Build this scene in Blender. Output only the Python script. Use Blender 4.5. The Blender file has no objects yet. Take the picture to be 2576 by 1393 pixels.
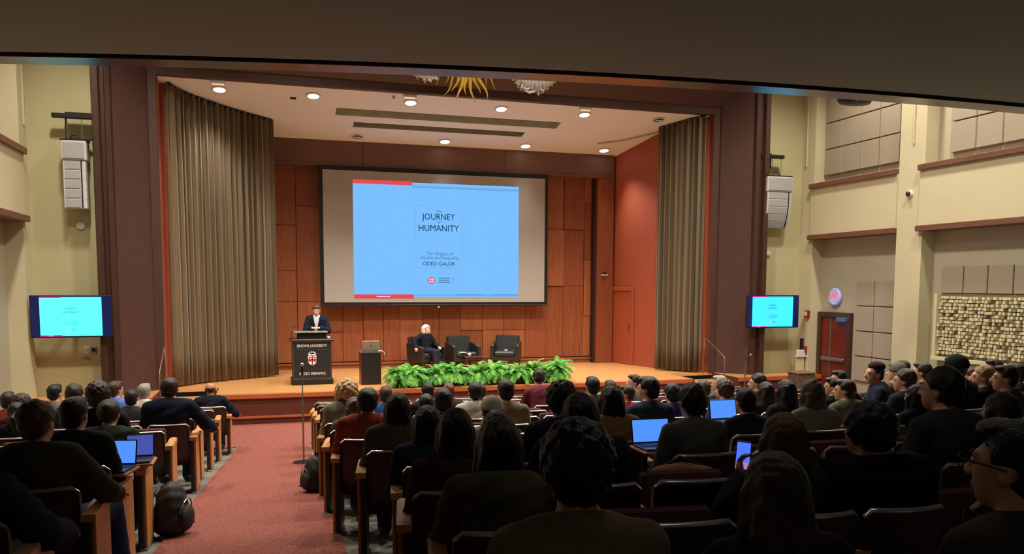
import bpy, math, random
import numpy as np
from mathutils import Vector, Matrix
R = math.radians
random.seed(7)
SC = bpy.context.scene
COL = SC.collection

# ---------------------------------------------------------------- camera
H = 2.11                       # camera height above the stage floor (z = 0 is the stage floor)
FPX, PPY, PIT, YAW, ROL = 2033.5, 887.5, .0849799, .2945284, .0038999
_cy, _sy, _cp, _sp = math.cos(YAW), math.sin(YAW), math.cos(PIT), math.sin(PIT)
CF = Vector((_sy*_cp, _cy*_cp, -_sp)); _r = Vector((_cy, -_sy, 0)); _u = _r.cross(CF)
CR = _r*math.cos(ROL) + _u*math.sin(ROL); CU = -_r*math.sin(ROL) + _u*math.cos(ROL)
cam = bpy.data.cameras.new('camera'); camo = bpy.data.objects.new('camera', cam); COL.objects.link(camo)
m = Matrix((CR, CU, -CF)).transposed().to_4x4(); m.translation = Vector((0, 0, H)); camo.matrix_world = m
cam.sensor_width = 36; cam.lens = 36*FPX/2576; cam.shift_y = (PPY-696.5)/2576; cam.clip_start = .05
SC.camera = camo
def at(x, y, X=None, Y=None, Z=None):       # point of the photo on a plane of the room
    v = CF + CR*((x-1288)/FPX) - CU*((y-PPY)/FPX)
    t = X/v.x if X is not None else Y/v.y if Y is not None else (Z-H)/v.z
    return Vector((0, 0, H)) + v*t
def px(p):
    q = Vector(p)-Vector((0, 0, H)); d = q.dot(CF)
    return 1288+FPX*q.dot(CR)/d, PPY-FPX*q.dot(CU)/d, d

# ---------------------------------------------------------------- light and exposure
vs = SC.view_settings; vs.view_transform = 'Standard'; vs.look = 'None'; vs.exposure = 0.0; vs.gamma = 1; vs.use_curve_mapping = False
W = bpy.data.worlds.new('world'); SC.world = W; W.use_nodes = True
W.node_tree.nodes['Background'].inputs[0].default_value = (.9, .85, .8, 1)
W.node_tree.nodes['Background'].inputs[1].default_value = .01
def lamp(name, kind, loc, power, color=(1, 1, 1), size=.3, rot=(0, 0, 0), spot=None, blend=.5):
    l = bpy.data.lights.new(name, kind); l.energy = power; l.color = color
    if kind == 'AREA': l.shape = 'DISK'; l.size = size
    else: l.shadow_soft_size = size
    if kind == 'SPOT': l.spot_size = R(spot or 80); l.spot_blend = blend
    o = bpy.data.objects.new(name, l); COL.objects.link(o); o.location = loc; o.rotation_euler = rot
    return o
# house lamps in the high hall ceiling, in front of the balcony
for i, x in enumerate((-2.6, .8, 4.1, 7.4, 10.8)):
    for y in (10.2, 13.6):
        lamp('house_lamp', 'SPOT', (x, y, 8.3), 860, (1, .92, .76), .25, spot=125, blend=.6)
for x, y in ((-.3, -1.6), (4.5, -1.6), (2.2, 3.2)):  # added fill lamps, unseen, lifting the dark rows under the balcony
    lamp('under_balcony_fill', 'SPOT', (x, y, 4.05), 24, (1, .96, .9), .15, spot=140, blend=.6)
# stage downlights get their lamps where the fixtures are built

# ---------------------------------------------------------------- materials
def lin(c):
    return tuple(((v/255)/12.92 if v/255 <= .04045 else ((v/255+.055)/1.055)**2.4) for v in c)
MATS = {}
def mat(name, rgb, rough=.6, metal=0, var=.12, vscale=8, bump=0, bscale=60, stretch=None, emit=None, estr=1, sheen=0, spec=.5, coat=0):
    if name in MATS: return MATS[name]
    M = bpy.data.materials.new(name); M.use_nodes = True; nt = M.node_tree; b = nt.nodes['Principled BSDF']
    c = lin(rgb)
    b.inputs['Roughness'].default_value = rough; b.inputs['Metallic'].default_value = metal
    b.inputs['Specular IOR Level'].default_value = spec
    if coat: b.inputs['Coat Weight'].default_value = coat; b.inputs['Coat Roughness'].default_value = .15
    if sheen: b.inputs['Sheen Weight'].default_value = sheen
    tc = nt.nodes.new('ShaderNodeTexCoord'); mp = nt.nodes.new('ShaderNodeMapping'); nt.links.new(tc.outputs['Object'], mp.inputs[0])
    mp.inputs['Scale'].default_value = stretch or (1, 1, 1)
    n = nt.nodes.new('ShaderNodeTexNoise'); n.inputs['Scale'].default_value = vscale; n.inputs['Detail'].default_value = 5
    nt.links.new(mp.outputs[0], n.inputs['Vector'])
    mx = nt.nodes.new('ShaderNodeMix'); mx.data_type = 'RGBA'
    mx.inputs[6].default_value = (*[v*(1-var) for v in c], 1); mx.inputs[7].default_value = (*[min(1, v*(1+var)) for v in c], 1)
    rmp = nt.nodes.new('ShaderNodeMapRange'); rmp.inputs[1].default_value = .3; rmp.inputs[2].default_value = .7
    nt.links.new(n.outputs[0], rmp.inputs[0]); nt.links.new(rmp.outputs[0], mx.inputs[0])
    nt.links.new(mx.outputs[2], b.inputs['Base Color'])
    if bump:
        n2 = nt.nodes.new('ShaderNodeTexNoise'); n2.inputs['Scale'].default_value = bscale; n2.inputs['Detail'].default_value = 3
        nt.links.new(mp.outputs[0], n2.inputs['Vector'])
        bp = nt.nodes.new('ShaderNodeBump'); bp.inputs['Strength'].default_value = bump; bp.inputs['Distance'].default_value = .01
        nt.links.new(n2.outputs[0], bp.inputs['Height']); nt.links.new(bp.outputs[0], b.inputs['Normal'])
    if emit:
        b.inputs['Emission Color'].default_value = (*lin(emit), 1); b.inputs['Emission Strength'].default_value = estr
    MATS[name] = M; return M
def glow(name, rgb, s=1):
    M = bpy.data.materials.new(name); M.use_nodes = True; nt = M.node_tree; nt.nodes.clear()
    e = nt.nodes.new('ShaderNodeEmission'); e.inputs[0].default_value = (*lin(rgb), 1); e.inputs[1].default_value = s
    o = nt.nodes.new('ShaderNodeOutputMaterial'); nt.links.new(e.outputs[0], o.inputs[0]); MATS[name] = M; return M
WV = (9, 9, .6)     # vertical grain
m_wall = mat('cream_plaster', (190, 182, 142), .85, var=.03, vscale=2)
m_pillar = mat('pale_plaster', (204, 194, 162), .8, var=.03, vscale=2)
m_recess = mat('beige_plaster', (178, 170, 148), .85, var=.03, vscale=2)
m_acou = mat('taupe_panel_fabric', (164, 152, 134), .9, var=.04, vscale=30, bump=.2, bscale=300)
m_ledge = mat('ledge_wood', (112, 74, 56), .5, var=.15, vscale=3, stretch=(6, 1, 6))
m_frame = mat('proscenium_stain', (80, 54, 50), .42, var=.1, vscale=4, stretch=(5, 5, 1))
m_trimw = mat('proscenium_trim', (66, 40, 30), .45, var=.2, vscale=5, stretch=(8, 8, .5))
m_orange = mat('terracotta_paint', (164, 80, 54), .6, var=.03, vscale=2)
m_odoor = mat('terracotta_door', (166, 80, 50), .5, var=.05, vscale=2)
m_w1 = mat('panel_wood_a', (150, 84, 52), .42, var=.18, vscale=3, stretch=WV)
m_w2 = mat('panel_wood_b', (138, 75, 46), .42, var=.2, vscale=3.4, stretch=WV)
m_w3 = mat('panel_wood_c', (160, 92, 58), .42, var=.16, vscale=2.7, stretch=WV)
m_whead = mat('header_wood', (116, 82, 74), .45, var=.12, vscale=3, stretch=(1, 6, 9))
m_groove = mat('dark_groove', (45, 20, 12), .7)
m_stage = mat('maple_boards', (212, 156, 98), .3, var=.12, vscale=2.5, stretch=(.7, 9, 1), coat=.2)
m_apron = mat('mahogany_front', (92, 46, 36), .4, var=.15, vscale=3, stretch=(1, 6, 6))
m_nose = mat('stage_nosing', (176, 96, 58), .3, var=.1, vscale=4, stretch=(1, 8, 8))
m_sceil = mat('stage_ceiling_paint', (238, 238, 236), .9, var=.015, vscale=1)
m_slot = mat('slot_grey', (176, 176, 156), .8)
m_black = mat('black_satin', (22, 22, 24), .45)
m_dark = mat('black_fabric', (20, 20, 22), .9, bump=.3, bscale=200)
m_carpet = mat('red_carpet', (146, 88, 80), .95, var=.3, vscale=40, bump=.5, bscale=220, stretch=(2.2, .5, 1), spec=.1)
m_conc = mat('grey_floor_paint', (122, 118, 112), .7, var=.12, vscale=6)
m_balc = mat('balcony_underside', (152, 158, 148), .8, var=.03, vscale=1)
m_lip = mat('balcony_lip_metal', (112, 104, 110), .2, metal=.95, var=.04)
m_curt = mat('olive_velvet', (120, 101, 73), .75, var=.1, vscale=6, stretch=(3, 3, .3), sheen=.3)
m_chrome = mat('chrome', (200, 200, 205), .2, metal=1, var=.02)
m_grey = mat('grey_metal', (150, 150, 152), .35, metal=.8)
m_white = mat('white_plastic', (225, 222, 215), .4, var=.02)
m_spk = mat('speaker_grey', (205, 203, 205), .55, var=.03)
m_grille = mat('speaker_grille', (168, 168, 172), .7, var=.12, vscale=300)
m_lampglass = glow('lamp_glow', (255, 250, 240), 9)
m_lampoff = mat('dark_reflector', (70, 68, 66), .15, metal=.9, var=.3, vscale=30)
m_cb = mat('chair_shell', (66, 36, 31), .38, var=.15, vscale=3, stretch=(1, 6, 6))
m_cc = mat('chair_upholstery', (84, 40, 37), .9, var=.15, vscale=60, bump=.3, bscale=250)
m_cedge = mat('chair_edge_highlight', (170, 160, 155), .28, metal=.6, var=.05)  # pale top edge stands in for the rim highlight from the stage
m_arm = mat('arm_oak', (204, 150, 98), .4, var=.15, vscale=4, stretch=(8, 1, 8))
m_endp = mat('end_panel_oak', (206, 142, 80), .4, var=.16, vscale=3, stretch=(6, 6, .8))
m_chm = mat('chair_iron', (60, 56, 54), .5, metal=.5)
m_leath = mat('black_leather', (34, 36, 38), .35, var=.1, vscale=20, bump=.15)
m_dwood = mat('dark_mahogany', (62, 26, 20), .35, var=.1)
m_leaf = mat('fern_green', (70, 150, 44), .55, var=.4, vscale=9, sheen=.1)
m_leaf2 = mat('fern_light', (126, 198, 78), .55, var=.3, vscale=9)
m_pot = mat('black_pot', (28, 26, 26), .5)
m_gold = mat('gilt', (214, 172, 60), .35, metal=.25, var=.2, vscale=12)
m_silver = mat('silvered_carving', (215, 215, 212), .45, metal=.2, var=.15, vscale=20)
m_alu = mat('aluminium', (170, 165, 155), .35, metal=.8)

# ---------------------------------------------------------------- mesh helpers
class G:
    def __init__(s): s.v = []; s.f = []; s.mi = []
    def add(s, vs_, fs, mi=0):
        o = len(s.v); s.v += [tuple(v) for v in vs_]; s.f += [tuple(i+o for i in f) for f in fs]; s.mi += [mi]*len(fs); return s
    def box(s, x0, x1, y0, y1, z0, z1, mi=0, b=0, M=None):
        if b:
            b = min(b, abs(x1-x0)/2.01, abs(y1-y0)/2.01, abs(z1-z0)/2.01)
            P = []
            for z, q in ((z0, b), (z0+b, 0), (z1-b, 0), (z1, b)):
                c = b+q*.4
                P += [(x, y, z) for x, y in ((x0+q, y0+c), (x0+c, y0+q), (x1-c, y0+q), (x1-q, y0+c), (x1-q, y1-c), (x1-c, y1-q), (x0+c, y1-q), (x0+q, y1-c))]
            n = 8; F = [tuple(range(n))[::-1], tuple(range(3*n, 4*n))]
            for k in range(3):
                for i in range(n): j = (i+1) % n; F.append((k*n+i, k*n+j, k*n+n+j, k*n+n+i))
        else:
            P = [(x, y, z) for z in (z0, z1) for (x, y) in ((x0, y0), (x1, y0), (x1, y1), (x0, y1))]
            F = [(3, 2, 1, 0), (4, 5, 6, 7), (0, 1, 5, 4), (1, 2, 6, 5), (2, 3, 7, 6), (3, 0, 4, 7)]
        if M is not None: P = [M @ Vector(p) for p in P]
        return s.add(P, F, mi)
    def prism(s, poly, z0, z1, mi=0, M=None):      # polygon in xy
        n = len(poly); P = [(x, y, z0) for x, y in poly]+[(x, y, z1) for x, y in poly]
        F = [tuple(range(n))[::-1], tuple(range(n, 2*n))]+[(i, (i+1) % n, n+(i+1) % n, n+i) for i in range(n)]
        if M is not None: P = [M @ Vector(p) for p in P]
        return s.add(P, F, mi)
    def tube(s, pts, r, n=8, mi=0, cap=True, flat=1):
        pts = [Vector(p) for p in pts]; rs = r if isinstance(r, (list, tuple)) else [r]*len(pts); P = []; F = []
        up = None
        for i, p in enumerate(pts):
            t = (pts[min(i+1, len(pts)-1)]-pts[max(i-1, 0)]).normalized()
            if up is None: up = Vector((0, 0, 1)) if abs(t.z) < .9 else Vector((0, 1, 0))
            a = t.cross(up).normalized(); b = a.cross(t).normalized(); up = b
            for k in range(n):
                an = 2*math.pi*k/n; P.append(p+a*math.cos(an)*rs[i]+b*math.sin(an)*rs[i]*flat)
        for i in range(len(pts)-1):
            for k in range(n): F.append((i*n+k, i*n+(k+1) % n, (i+1)*n+(k+1) % n, (i+1)*n+k))
        if cap: F += [tuple(range(n))[::-1], tuple(range((len(pts)-1)*n, len(pts)*n))]
        return s.add(P, F, mi)
    def lathe(s, prof, n=20, c=(0, 0, 0), M=None, mi=0):   # (r, z) profile
        P = []; F = []
        for r, z in prof:
            for k in range(n): a = 2*math.pi*k/n; P.append(Vector((c[0]+r*math.cos(a), c[1]+r*math.sin(a), c[2]+z)))
        m_ = len(prof)
        for i in range(m_-1):
            for k in range(n): F.append((i*n+k, i*n+(k+1) % n, (i+1)*n+(k+1) % n, (i+1)*n+k))
        F += [tuple(range(n))[::-1], tuple(range((m_-1)*n, m_*n))]
        if M is not None: P = [M @ p for p in P]
        return s.add(P, F, mi)
    def mesh(s, name, mats, smooth=False):
        me = bpy.data.meshes.new(name); me.from_pydata([tuple(v) for v in s.v], [], s.f)
        for mm in (mats if isinstance(mats, (list, tuple)) else [mats]): me.materials.append(mm)
        me.polygons.foreach_set('material_index', s.mi)
        if smooth: me.polygons.foreach_set('use_smooth', [True]*len(s.f))
        me.update(); return me
    def obj(s, name, mats, parent=None, smooth=False, **kw):
        return link(name, s.mesh(name, mats, smooth), parent, **kw)
def link(name, data, parent=None, loc=None, rz=None, **kw):
    o = bpy.data.objects.new(name, data); COL.objects.link(o)
    if parent is not None: o.parent = parent
    if loc is not None: o.location = loc
    if rz is not None: o.rotation_euler = (0, 0, rz)
    for k, v in kw.items(): o[k] = v
    return o
def thing(name, label, cat, loc=(0, 0, 0), rz=0, group=None):
    o = link(name, None, None, loc, rz, label=label, category=cat)
    if group: o['group'] = group
    return o
def tag(o, label, cat, group=None):
    o['label'] = label; o['category'] = cat
    if group: o['group'] = group
    return o
def struct(o): o['kind'] = 'structure'; return o
def copy_tree(o, parent=None):
    c = o.copy(); COL.objects.link(c); c.parent = parent
    for ch in o.children: copy_tree(ch, c)
    return c
def text(s, size, name, material, parent, loc, rot=(R(90), 0, 0), ext=.002, align='CENTER', shear=0, sx=1, **kw):
    cu = bpy.data.curves.new('t', 'FONT'); cu.body = s; cu.size = size; cu.align_x = align; cu.align_y = 'CENTER'; cu.extrude = ext; cu.shear = shear; cu.resolution_u = 3
    t = bpy.data.objects.new('t', cu); COL.objects.link(t); bpy.context.view_layer.update()
    me = bpy.data.meshes.new_from_object(t.evaluated_get(bpy.context.evaluated_depsgraph_get()))
    bpy.data.objects.remove(t); bpy.data.curves.remove(cu)
    me.materials.clear(); me.materials.append(material)
    o = link(name, me, parent, loc); o.rotation_euler = rot; o.scale = (sx, 1, 1)
    return o
# ================================================================ the hall
XL, XR, XM = -4.08, 12.3, 4.11          # pillar planes of the side walls, centre line
ZF = -.6                                # hall floor in front of the stage
def zf(y): return ZF + .098*max(0, 13.4-y)
def cl(y): return -1.05+.0022*y*y       # aisle face of the left block
def cr(y): return .475+.014*y           # aisle face of the centre block
def quad_floor(name, material, x0f, x1f, ys, dz):
    g = G(); P = []; n = 14
    for y in ys:
        for k in range(n+1): x = x0f(y)+(x1f(y)-x0f(y))*k/n; P.append((x, y, zf(y)+dz))
    F = [(i*(n+1)+k, i*(n+1)+k+1, (i+1)*(n+1)+k+1, (i+1)*(n+1)+k) for i in range(len(ys)-1) for k in range(n)]
    g.add(P, F); return struct(g.obj(name, material))
YS = [-3, -1, 1, 3, 5, 7, 9, 11, 12.6, 13.0, 13.4, 14, 16.2]
quad_floor('floor', m_conc, lambda y: -5, lambda y: 13.2, YS, 0)
quad_floor('floor_carpet', m_carpet, lambda y: cl(y)+.1, lambda y: cr(y)-.03, [-3, 0, 4, 8, 11, 13.0, 13.4, 13.9], .012)
quad_floor('floor_carpet', m_carpet, lambda y: -5, lambda y: 13.2, [13.9, 16.15], .012)

# stage platform with its two stair notches
g = G()
def slab(x0, x1, y0, y1): g.box(x0, x1, y0, y1, -.06, 0)
slab(-2.05, 10.3, 17.2, 20.5); slab(-.95, 9.15, 16.12, 17.2); slab(-4.7, -2.05, 16.12, 17.6); slab(10.3, 13, 16.12, 17.6)
struct(g.obj('floor_stage', m_stage))
g = G()
def apron(x0, x1, y=16.12):
    g.box(x0, x1, y-.03, y+.04, -.1, .004, 1, b=.012)              # nosing
    g.box(x0, x1, y+.01, y+.06, -.2, -.1)
    g.box(x0, x1, y-.01, y+.06, -.44, -.2)
    g.box(x0, x1, y-.04, y+.06, -.47, -.43, 1)
    g.box(x0, x1, y-.01, y+.06, -.6, -.47)
apron(-.95, 9.15); apron(-4.7, -2.05); apron(10.3, 13)
for x0 in (-2.05, 9.15):
    x1 = x0+(1.1 if x0 < 0 else 1.15)
    g.box(x0-.03, x0+.03, 16.1, 17.2, -.6, -.003); g.box(x1-.03, x1+.03, 16.1, 17.2, -.6, -.003)
struct(g.obj('trim_1', [m_apron, m_nose]))
for x0, x1 in ((-2.02, -.98), (9.18, 10.27)):
    g = G()
    for i in range(3):
        z = -.15*(3-i); y = 16.16+.3*i
        g.box(x0, x1, y, 17.19, z-.15 if i else -.6, z-.03, 0); g.box(x0, x1, y-.02, y+.3 if i < 2 else 17.19, z-.03, z, 1)
    struct(g.obj('trim_stage_steps', [m_apron, m_stage]))

# stage back wall: board patchwork, header, pilasters, plinth
YB = 20.42
g = G()
g.box(-.8, 9.0, YB+.03, YB+.2, 0, 5.6, 3)
zb = at(1100, 430, Y=YB).z               # underside of header
rr = random.Random(3)
x = -.7; hz = [0.16, zb]
while x < 8.42:
    w = rr.choice((.42, .5, .58, .66)); x1 = min(x+w, 8.45)
    z = .16
    while z < zb-.02:
        h = rr.choice((1.1, 1.5, 1.9, .75, 2.3)); z1 = min(z+h, zb)
        if zb-z1 < .4: z1 = zb
        d = rr.choice((0, .0, .02, .035))
        g.box(x+.004, x1-.004, YB-.01-d, YB+.05, z+.004, z1-.004, rr.choice((0, 1, 2)), b=.004)
        z = z1
    x = x1
g.box(-.7, 8.5, YB-.05, YB+.05, 0, .15, 1); g.box(-.7, 8.5, YB-.08, YB, .10, .15, 0)
struct(g.obj('wall_back_stage', [m_w1, m_w2, m_w3, m_groove]))
g = G()
for a, b_ in ((-.8, 2.3), (2.31, 5.9), (5.91, 8.92)): g.box(a, b_, YB-.32, YB+.1, zb, 5.55, 0, b=.006)
g.box(-.8, 8.92, YB-.34, YB, zb-.03, zb+.02, 0)
g.box(8.46, 8.92, YB-.32, YB+.1, 0, zb, 1)
g.box(8.40, 8.47, YB-.2, YB+.1, 0, zb, 2)
struct(g.obj('trim_2', [m_whead, m_w2, m_groove]))

# terracotta side walls of the stage
RW = [(8.9, 20.5), (9.5, 18.0), (10.2, 17.25), (10.2, 17.6)]
def wallpoly(pts, z0, z1, name, m, th=.12, side=1):
    g = G(); P = []; 
    o = []
    for i, p in enumerate(pts):
        a = Vector(pts[max(i-1, 0)]); b = Vector(pts[min(i+1, len(pts)-1)]); t = (b-a).normalized(); o.append(Vector(p)+Vector((-t.y, t.x))*th*side)
    for i in range(len(pts)-1):
        q = [pts[i], pts[i+1], tuple(o[i+1]), tuple(o[i])]
        g.prism(q if side > 0 else q[::-1], z0, z1)
    return struct(g.obj(name, m))
wallpoly(RW[:3], 0, 6.35, 'wall_right_stage', m_orange, .12, 1)
wallpoly([(-.7, 20.5), (-1.75, 18.0), (-2.12, 17.35)], 0, 6.35, 'wall_left_stage', m_orange, .12, -1)
# door in the right stage wall
da, db = Vector((8.93, 20.375)), Vector((9.19, 19.29)); dt = (db-da).normalized(); L = (db-da).length
MD = Matrix(((dt.x, -dt.y, 0, da.x), (dt.y, dt.x, 0, da.y), (0, 0, 1, 0), (0, 0, 0, 1)))   # local x along wall, local -y into the room? (flipped below)
zt = at(1600, 722, X=9.17).z
s_ = -1
g = G()
for b_ in ((0, .1, 0, zt), (L-.1, L, 0, zt), (.1, L-.1, zt-.1, zt)): g.box(b_[0], b_[1], -.05, .02, b_[2], b_[3], 0, b=.008, M=MD)
d1 = struct(g.obj('door_1', m_orange))
g = G(); g.box(.1, L-.1, -.018, .01, .01, zt-.1, 0, M=MD); link('door_leaf', g.mesh('door_leaf', m_odoor), d1)
g = G(); g.box(L-.2, L-.15, -.06, -.015, .95, 1.1, 0, b=.005, M=MD); link('door_handle', g.mesh('door_handle', m_grey), d1)

# sloping stage ceiling with two slots
def zc(y): return 5.46+.2*(20.4-y)
def cpt(x, y): return (x, y, zc(y))
holes = [(1.54, 6.72, 18.22, 18.60), (1.98, 6.05, 18.93, 19.22)]
xs = sorted({-2.3, 10.6, *[h[0] for h in holes], *[h[1] for h in holes]}); ys = sorted({17.2, 20.6, *[h[2] for h in holes], *[h[3] for h in holes]})
g = G()
for i in range(len(xs)-1):
    for j in range(len(ys)-1):
        cx, cy_ = (xs[i]+xs[i+1])/2, (ys[j]+ys[j+1])/2
        if any(h[0] < cx < h[1] and h[2] < cy_ < h[3] for h in holes): continue
        P = [(xs[i], ys[j]), (xs[i+1], ys[j]), (xs[i+1], ys[j+1]), (xs[i], ys[j+1])]
        g.add([cpt(*p) for p in P]+[(p[0], p[1], zc(p[1])+.03) for p in P], [(3, 2, 1, 0), (4, 5, 6, 7)])
for k, h in enumerate(holes):
    P = [(h[0], h[2]), (h[1], h[2]), (h[1], h[3]), (h[0], h[3])]
    lo = [cpt(*p) for p in P]; hi = [(p[0], p[1], zc(p[1])+(.16 if k == 0 else .24)) for p in P]
    g.add(lo+hi, [(0, 1, 5, 4), (1, 2, 6, 5), (2, 3, 7, 6), (3, 0, 4, 7), (4, 5, 6, 7)], 1+k)
struct(g.obj('ceiling_stage', [m_sceil, m_slot, mat('slot_dark', (150, 146, 130), .8)]))
g = G(); g.box(-2.3, 10.6, 17.3, 20.9, 6.9, 7.0); struct(g.obj('ceiling_stage_void', m_dark))

# proscenium frame: moulded profile mitred round the opening
XA, XB, ZT = -1.95, 10.17, 6.1
prof = [(-.02, 17.62, 1), (-.02, 17.2, 0), (.0, 17.18, 0), (.15, 17.18, 0), (.16, 17.14, 0), (.68, 16.6, 2), (.70, 16.5, 2), (.78, 16.46, 2), (.80, 16.5, 2), (.86, 16.5, 2), (.88, 16.4, 2), (.98, 16.38, 2), (1.0, 16.42, 2), (1.0, 16.95, 0)]
g = G(); P = []; n = len(prof)
for (sx, top) in ((-1, 0), (-1, 1), (1, 1), (1, 0)):
    for o, y, _ in prof:
        P.append(((XA-o) if sx < 0 else (XB+o), y, (ZT+o) if top else 0))
F = []; MI = []
for k in range(3):
    for i in range(n-1): F.append((k*n+i, k*n+i+1, (k+1)*n+i+1, (k+1)*n+i)[::-1]); MI.append(0 if k == 1 and i == 0 else prof[i][2])
o_ = len(g.v); g.add(P, F); g.mi = MI
struct(g.obj('trim_3', [m_frame, m_orange, m_trimw]))

g = G(); g.box(-2.3, -1.74, 17.6, 17.72, 0, 6.05); struct(g.obj('trim_left_return', m_orange))
# front wall beside the frame, side walls with pillars, bands and recesses
YW_ = 16.75
g = G()
g.box(XL-.8, XA-.95, YW_, YW_+.2, -.6, 9); g.box(XB+.95, XR+.8, YW_, YW_+.2, -.6, 9); g.box(XA-1, XB+1, YW_+.1, YW_+.3, 7.05, 9)
struct(g.obj('wall_front', m_wall))
zl1, zl0 = 4.33, 4.44
zm0 = at(2033, 577, X=XR-.06).z if False else 3.18
for side in ('right', 'left'):
    def X(x): return x if side == 'right' else 2*XM-x
    def bx(g, x0, x1, *a, **k): x0, x1 = sorted((X(x0), X(x1))); g.box(x0, x1, *a, **k)
    g = G(); bx(g, 12.6, 12.9, -3.2, 17, -.7, 9); struct(g.obj('wall_'+side, m_recess))
    g = G()
    for y0, y1 in ((16.28, 16.8), (12.95, 13.62), (9.3, 9.95), (5.65, 6.3)):
        bx(g, 12.3, 12.65, y0, y1, -.65, 9); bx(g, 12.27, 12.31, y0+.28, y0+.31, 4.9, 9)
    struct(g.obj('wall_'+side+'_pillars', m_pillar))
    g = G(); g2 = G()
    for y0, y1 in ((13.62, 16.34), (9.95, 13.02), (6.3, 9.36)):
        bx(g, 12.26, 12.92, y0, y1, 3.27, 4.36)
        bx(g2, 12.2, 12.93, y0, y1+.02, 4.35, 4.46, b=.008); bx(g2, 12.2, 12.93, y0, y1+.02, 3.17, 3.28, b=.008)
    struct(g.obj('wall_'+side+'_bands', m_pillar)); struct(g2.obj('trim_'+side+'_ledges', m_ledge))
g = G(); g.box(-5, 13.2, -3.4, -3.2, 0, 9); struct(g.obj('wall_rear', m_recess))
g = G(); g.box(-5, 13.2, 6, 17, 8.6, 8.8); struct(g.obj('ceiling', m_sceil))

# balcony overhead: curved front with a metal lip and a shadow gap
bl = [at(x, y, Z=4.1) for x, y in ((0, 161), (228, 164.5), (455, 170), (700, 177), (1000, 188), (1288, 200), (1600, 215), (1900, 233), (2333, 266), (2576, 287))]
cf = np.polyfit([p.x for p in bl], [p.y for p in bl], 2)
def yb(x): return float(np.polyval(cf, x)) 
XSB = [-5+18.2*i/40 for i in range(41)]
def sweep(g, pr, mi=0):        # pr: list of (offset back from edge, z); the edge runs along x
    P = []; n = len(pr)
    for x in XSB:
        for o, z in pr: P.append((x, (yb(max(-4, min(10, x)))-o) if o < 50 else -3.2, z))
    F = []
    for i in range(len(XSB)-1):
        for k in range(n-1): F.append((i*n+k, i*n+k+1, (i+1)*n+k+1, (i+1)*n+k))
    g.add(P, F, mi)
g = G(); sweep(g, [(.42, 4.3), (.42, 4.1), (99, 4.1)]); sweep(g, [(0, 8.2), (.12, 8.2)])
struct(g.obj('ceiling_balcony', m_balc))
g = G(); sweep(g, [(.02, 4.12), (.02, 5.0), (.2, 5.0)], 1); sweep(g, [(.42, 4.3), (.27, 4.3), (.27, 4.105)], 2); sweep(g, [(.0, 4.14), (0, 4.1), (.265, 4.1), (.265, 4.104)], 0)
struct(g.obj('trim_balcony', [m_lip, m_pillar, m_groove]))

# ================================================================ wall fittings
MATP = m_acou
def panel(y0, y1, z0, z1, lab, grp, x=12.6):
    g = G(); g.box(x-.06, x-.002, min(y0, y1)+.012, max(y0, y1)-.012, z0+.012, z1-.012, b=.008)
    tag(g.obj('acoustic_panel', MATP), lab, 'wall panel', grp)
ROWN = ('bottom', 'second', 'third', 'top'); CN = ('nearest the exit door', 'second from the door side', 'third from the door side', 'nearest the pillar')
# bay with the exit door: upper grid
za = at(2076, 443, X=12.55).z; h_ = (at(2076, 378, X=12.55).z-za); ya = at(2076, 378, X=12.55).y; yz = at(2263, 378, X=12.55).y; wd = (ya-yz)/4
for r_ in range(4):
    for c_ in range(4):
        panel(ya-wd*c_, ya-wd*(c_+1), za+h_*r_, za+h_*(r_+1), 'square taupe acoustic panel, high above the exit door, %s row, %s' % (ROWN[r_], ('leftmost', 'second from left', 'third from left', 'rightmost')[c_]), 'square panels above the upper ledge, door bay')
ya = at(2152, 770, X=12.55).y; yz = at(2248, 770, X=12.55).y; wd = (ya-yz)/2; z_ = at(2152, 706, X=12.55).z; h_ = z_-at(2152, 769, X=12.55).z
for r_ in range(4):
    for c_ in range(2):
        panel(ya-wd*c_, ya-wd*(c_+1), z_-h_*(r_+1), z_-h_*r_, 'square grey acoustic panel right of the exit door, %s row, %s column' % (('top', 'second', 'third', 'fourth')[r_], ('left', 'right')[c_]), 'square panels beside the exit door')
# next bay: upper grid, row above the diffuser, diffuser
za = at(2391, 386, X=12.55).z; ya = at(2391, 386, X=12.55).y; h_ = at(2391, 308, X=12.55).z-za
for r_ in range(3):
    for c_ in range(4):
        panel(ya-h_*c_*.98, ya-h_*.98*(c_+1), za+h_*r_, za+h_*(r_+1), 'square taupe acoustic panel, high in the bay nearest the camera, %s row, %s' % (ROWN[r_], ('leftmost', 'second from left', 'third from left', 'rightmost')[c_]), 'square panels above the upper ledge, near bay')
ya = at(2365, 740, X=12.55).y; z0 = at(2365, 738, X=12.55).z; z1 = at(2365, 668, X=12.55).z; wd = ya-at(2424, 700, X=12.55).y
for c_ in range(4):
    panel(ya-wd*c_, ya-wd*(c_+1), z0, z1, 'upright taupe acoustic panel directly above the knobbly diffuser, %s' % ('leftmost', 'second from left', 'third from left', 'rightmost')[c_], 'panels above the diffuser')
zd = at(2365, 892, X=12.55).z; wdd = (at(2365, 800, X=12.55).y-at(2576, 800, X=12.55).y)
t = thing('sound_diffuser', 'cream wall diffuser of many small projecting blocks below the taupe panels', 'wall panel', (12.6, ya, zd))
m_diff = mat('diffuser_cream', (214, 204, 170), .7, var=.05); m_dgap = mat('diffuser_gap', (112, 100, 74), .8)
g = G(); g.box(-.05, -.002, -3.2, .02, -.03, z0-zd, 0); g.obj('backing', m_dgap, t)
g = G(); rr = random.Random(5); cw = .062
nz = int((z0-zd-.06)/.066)
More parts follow.
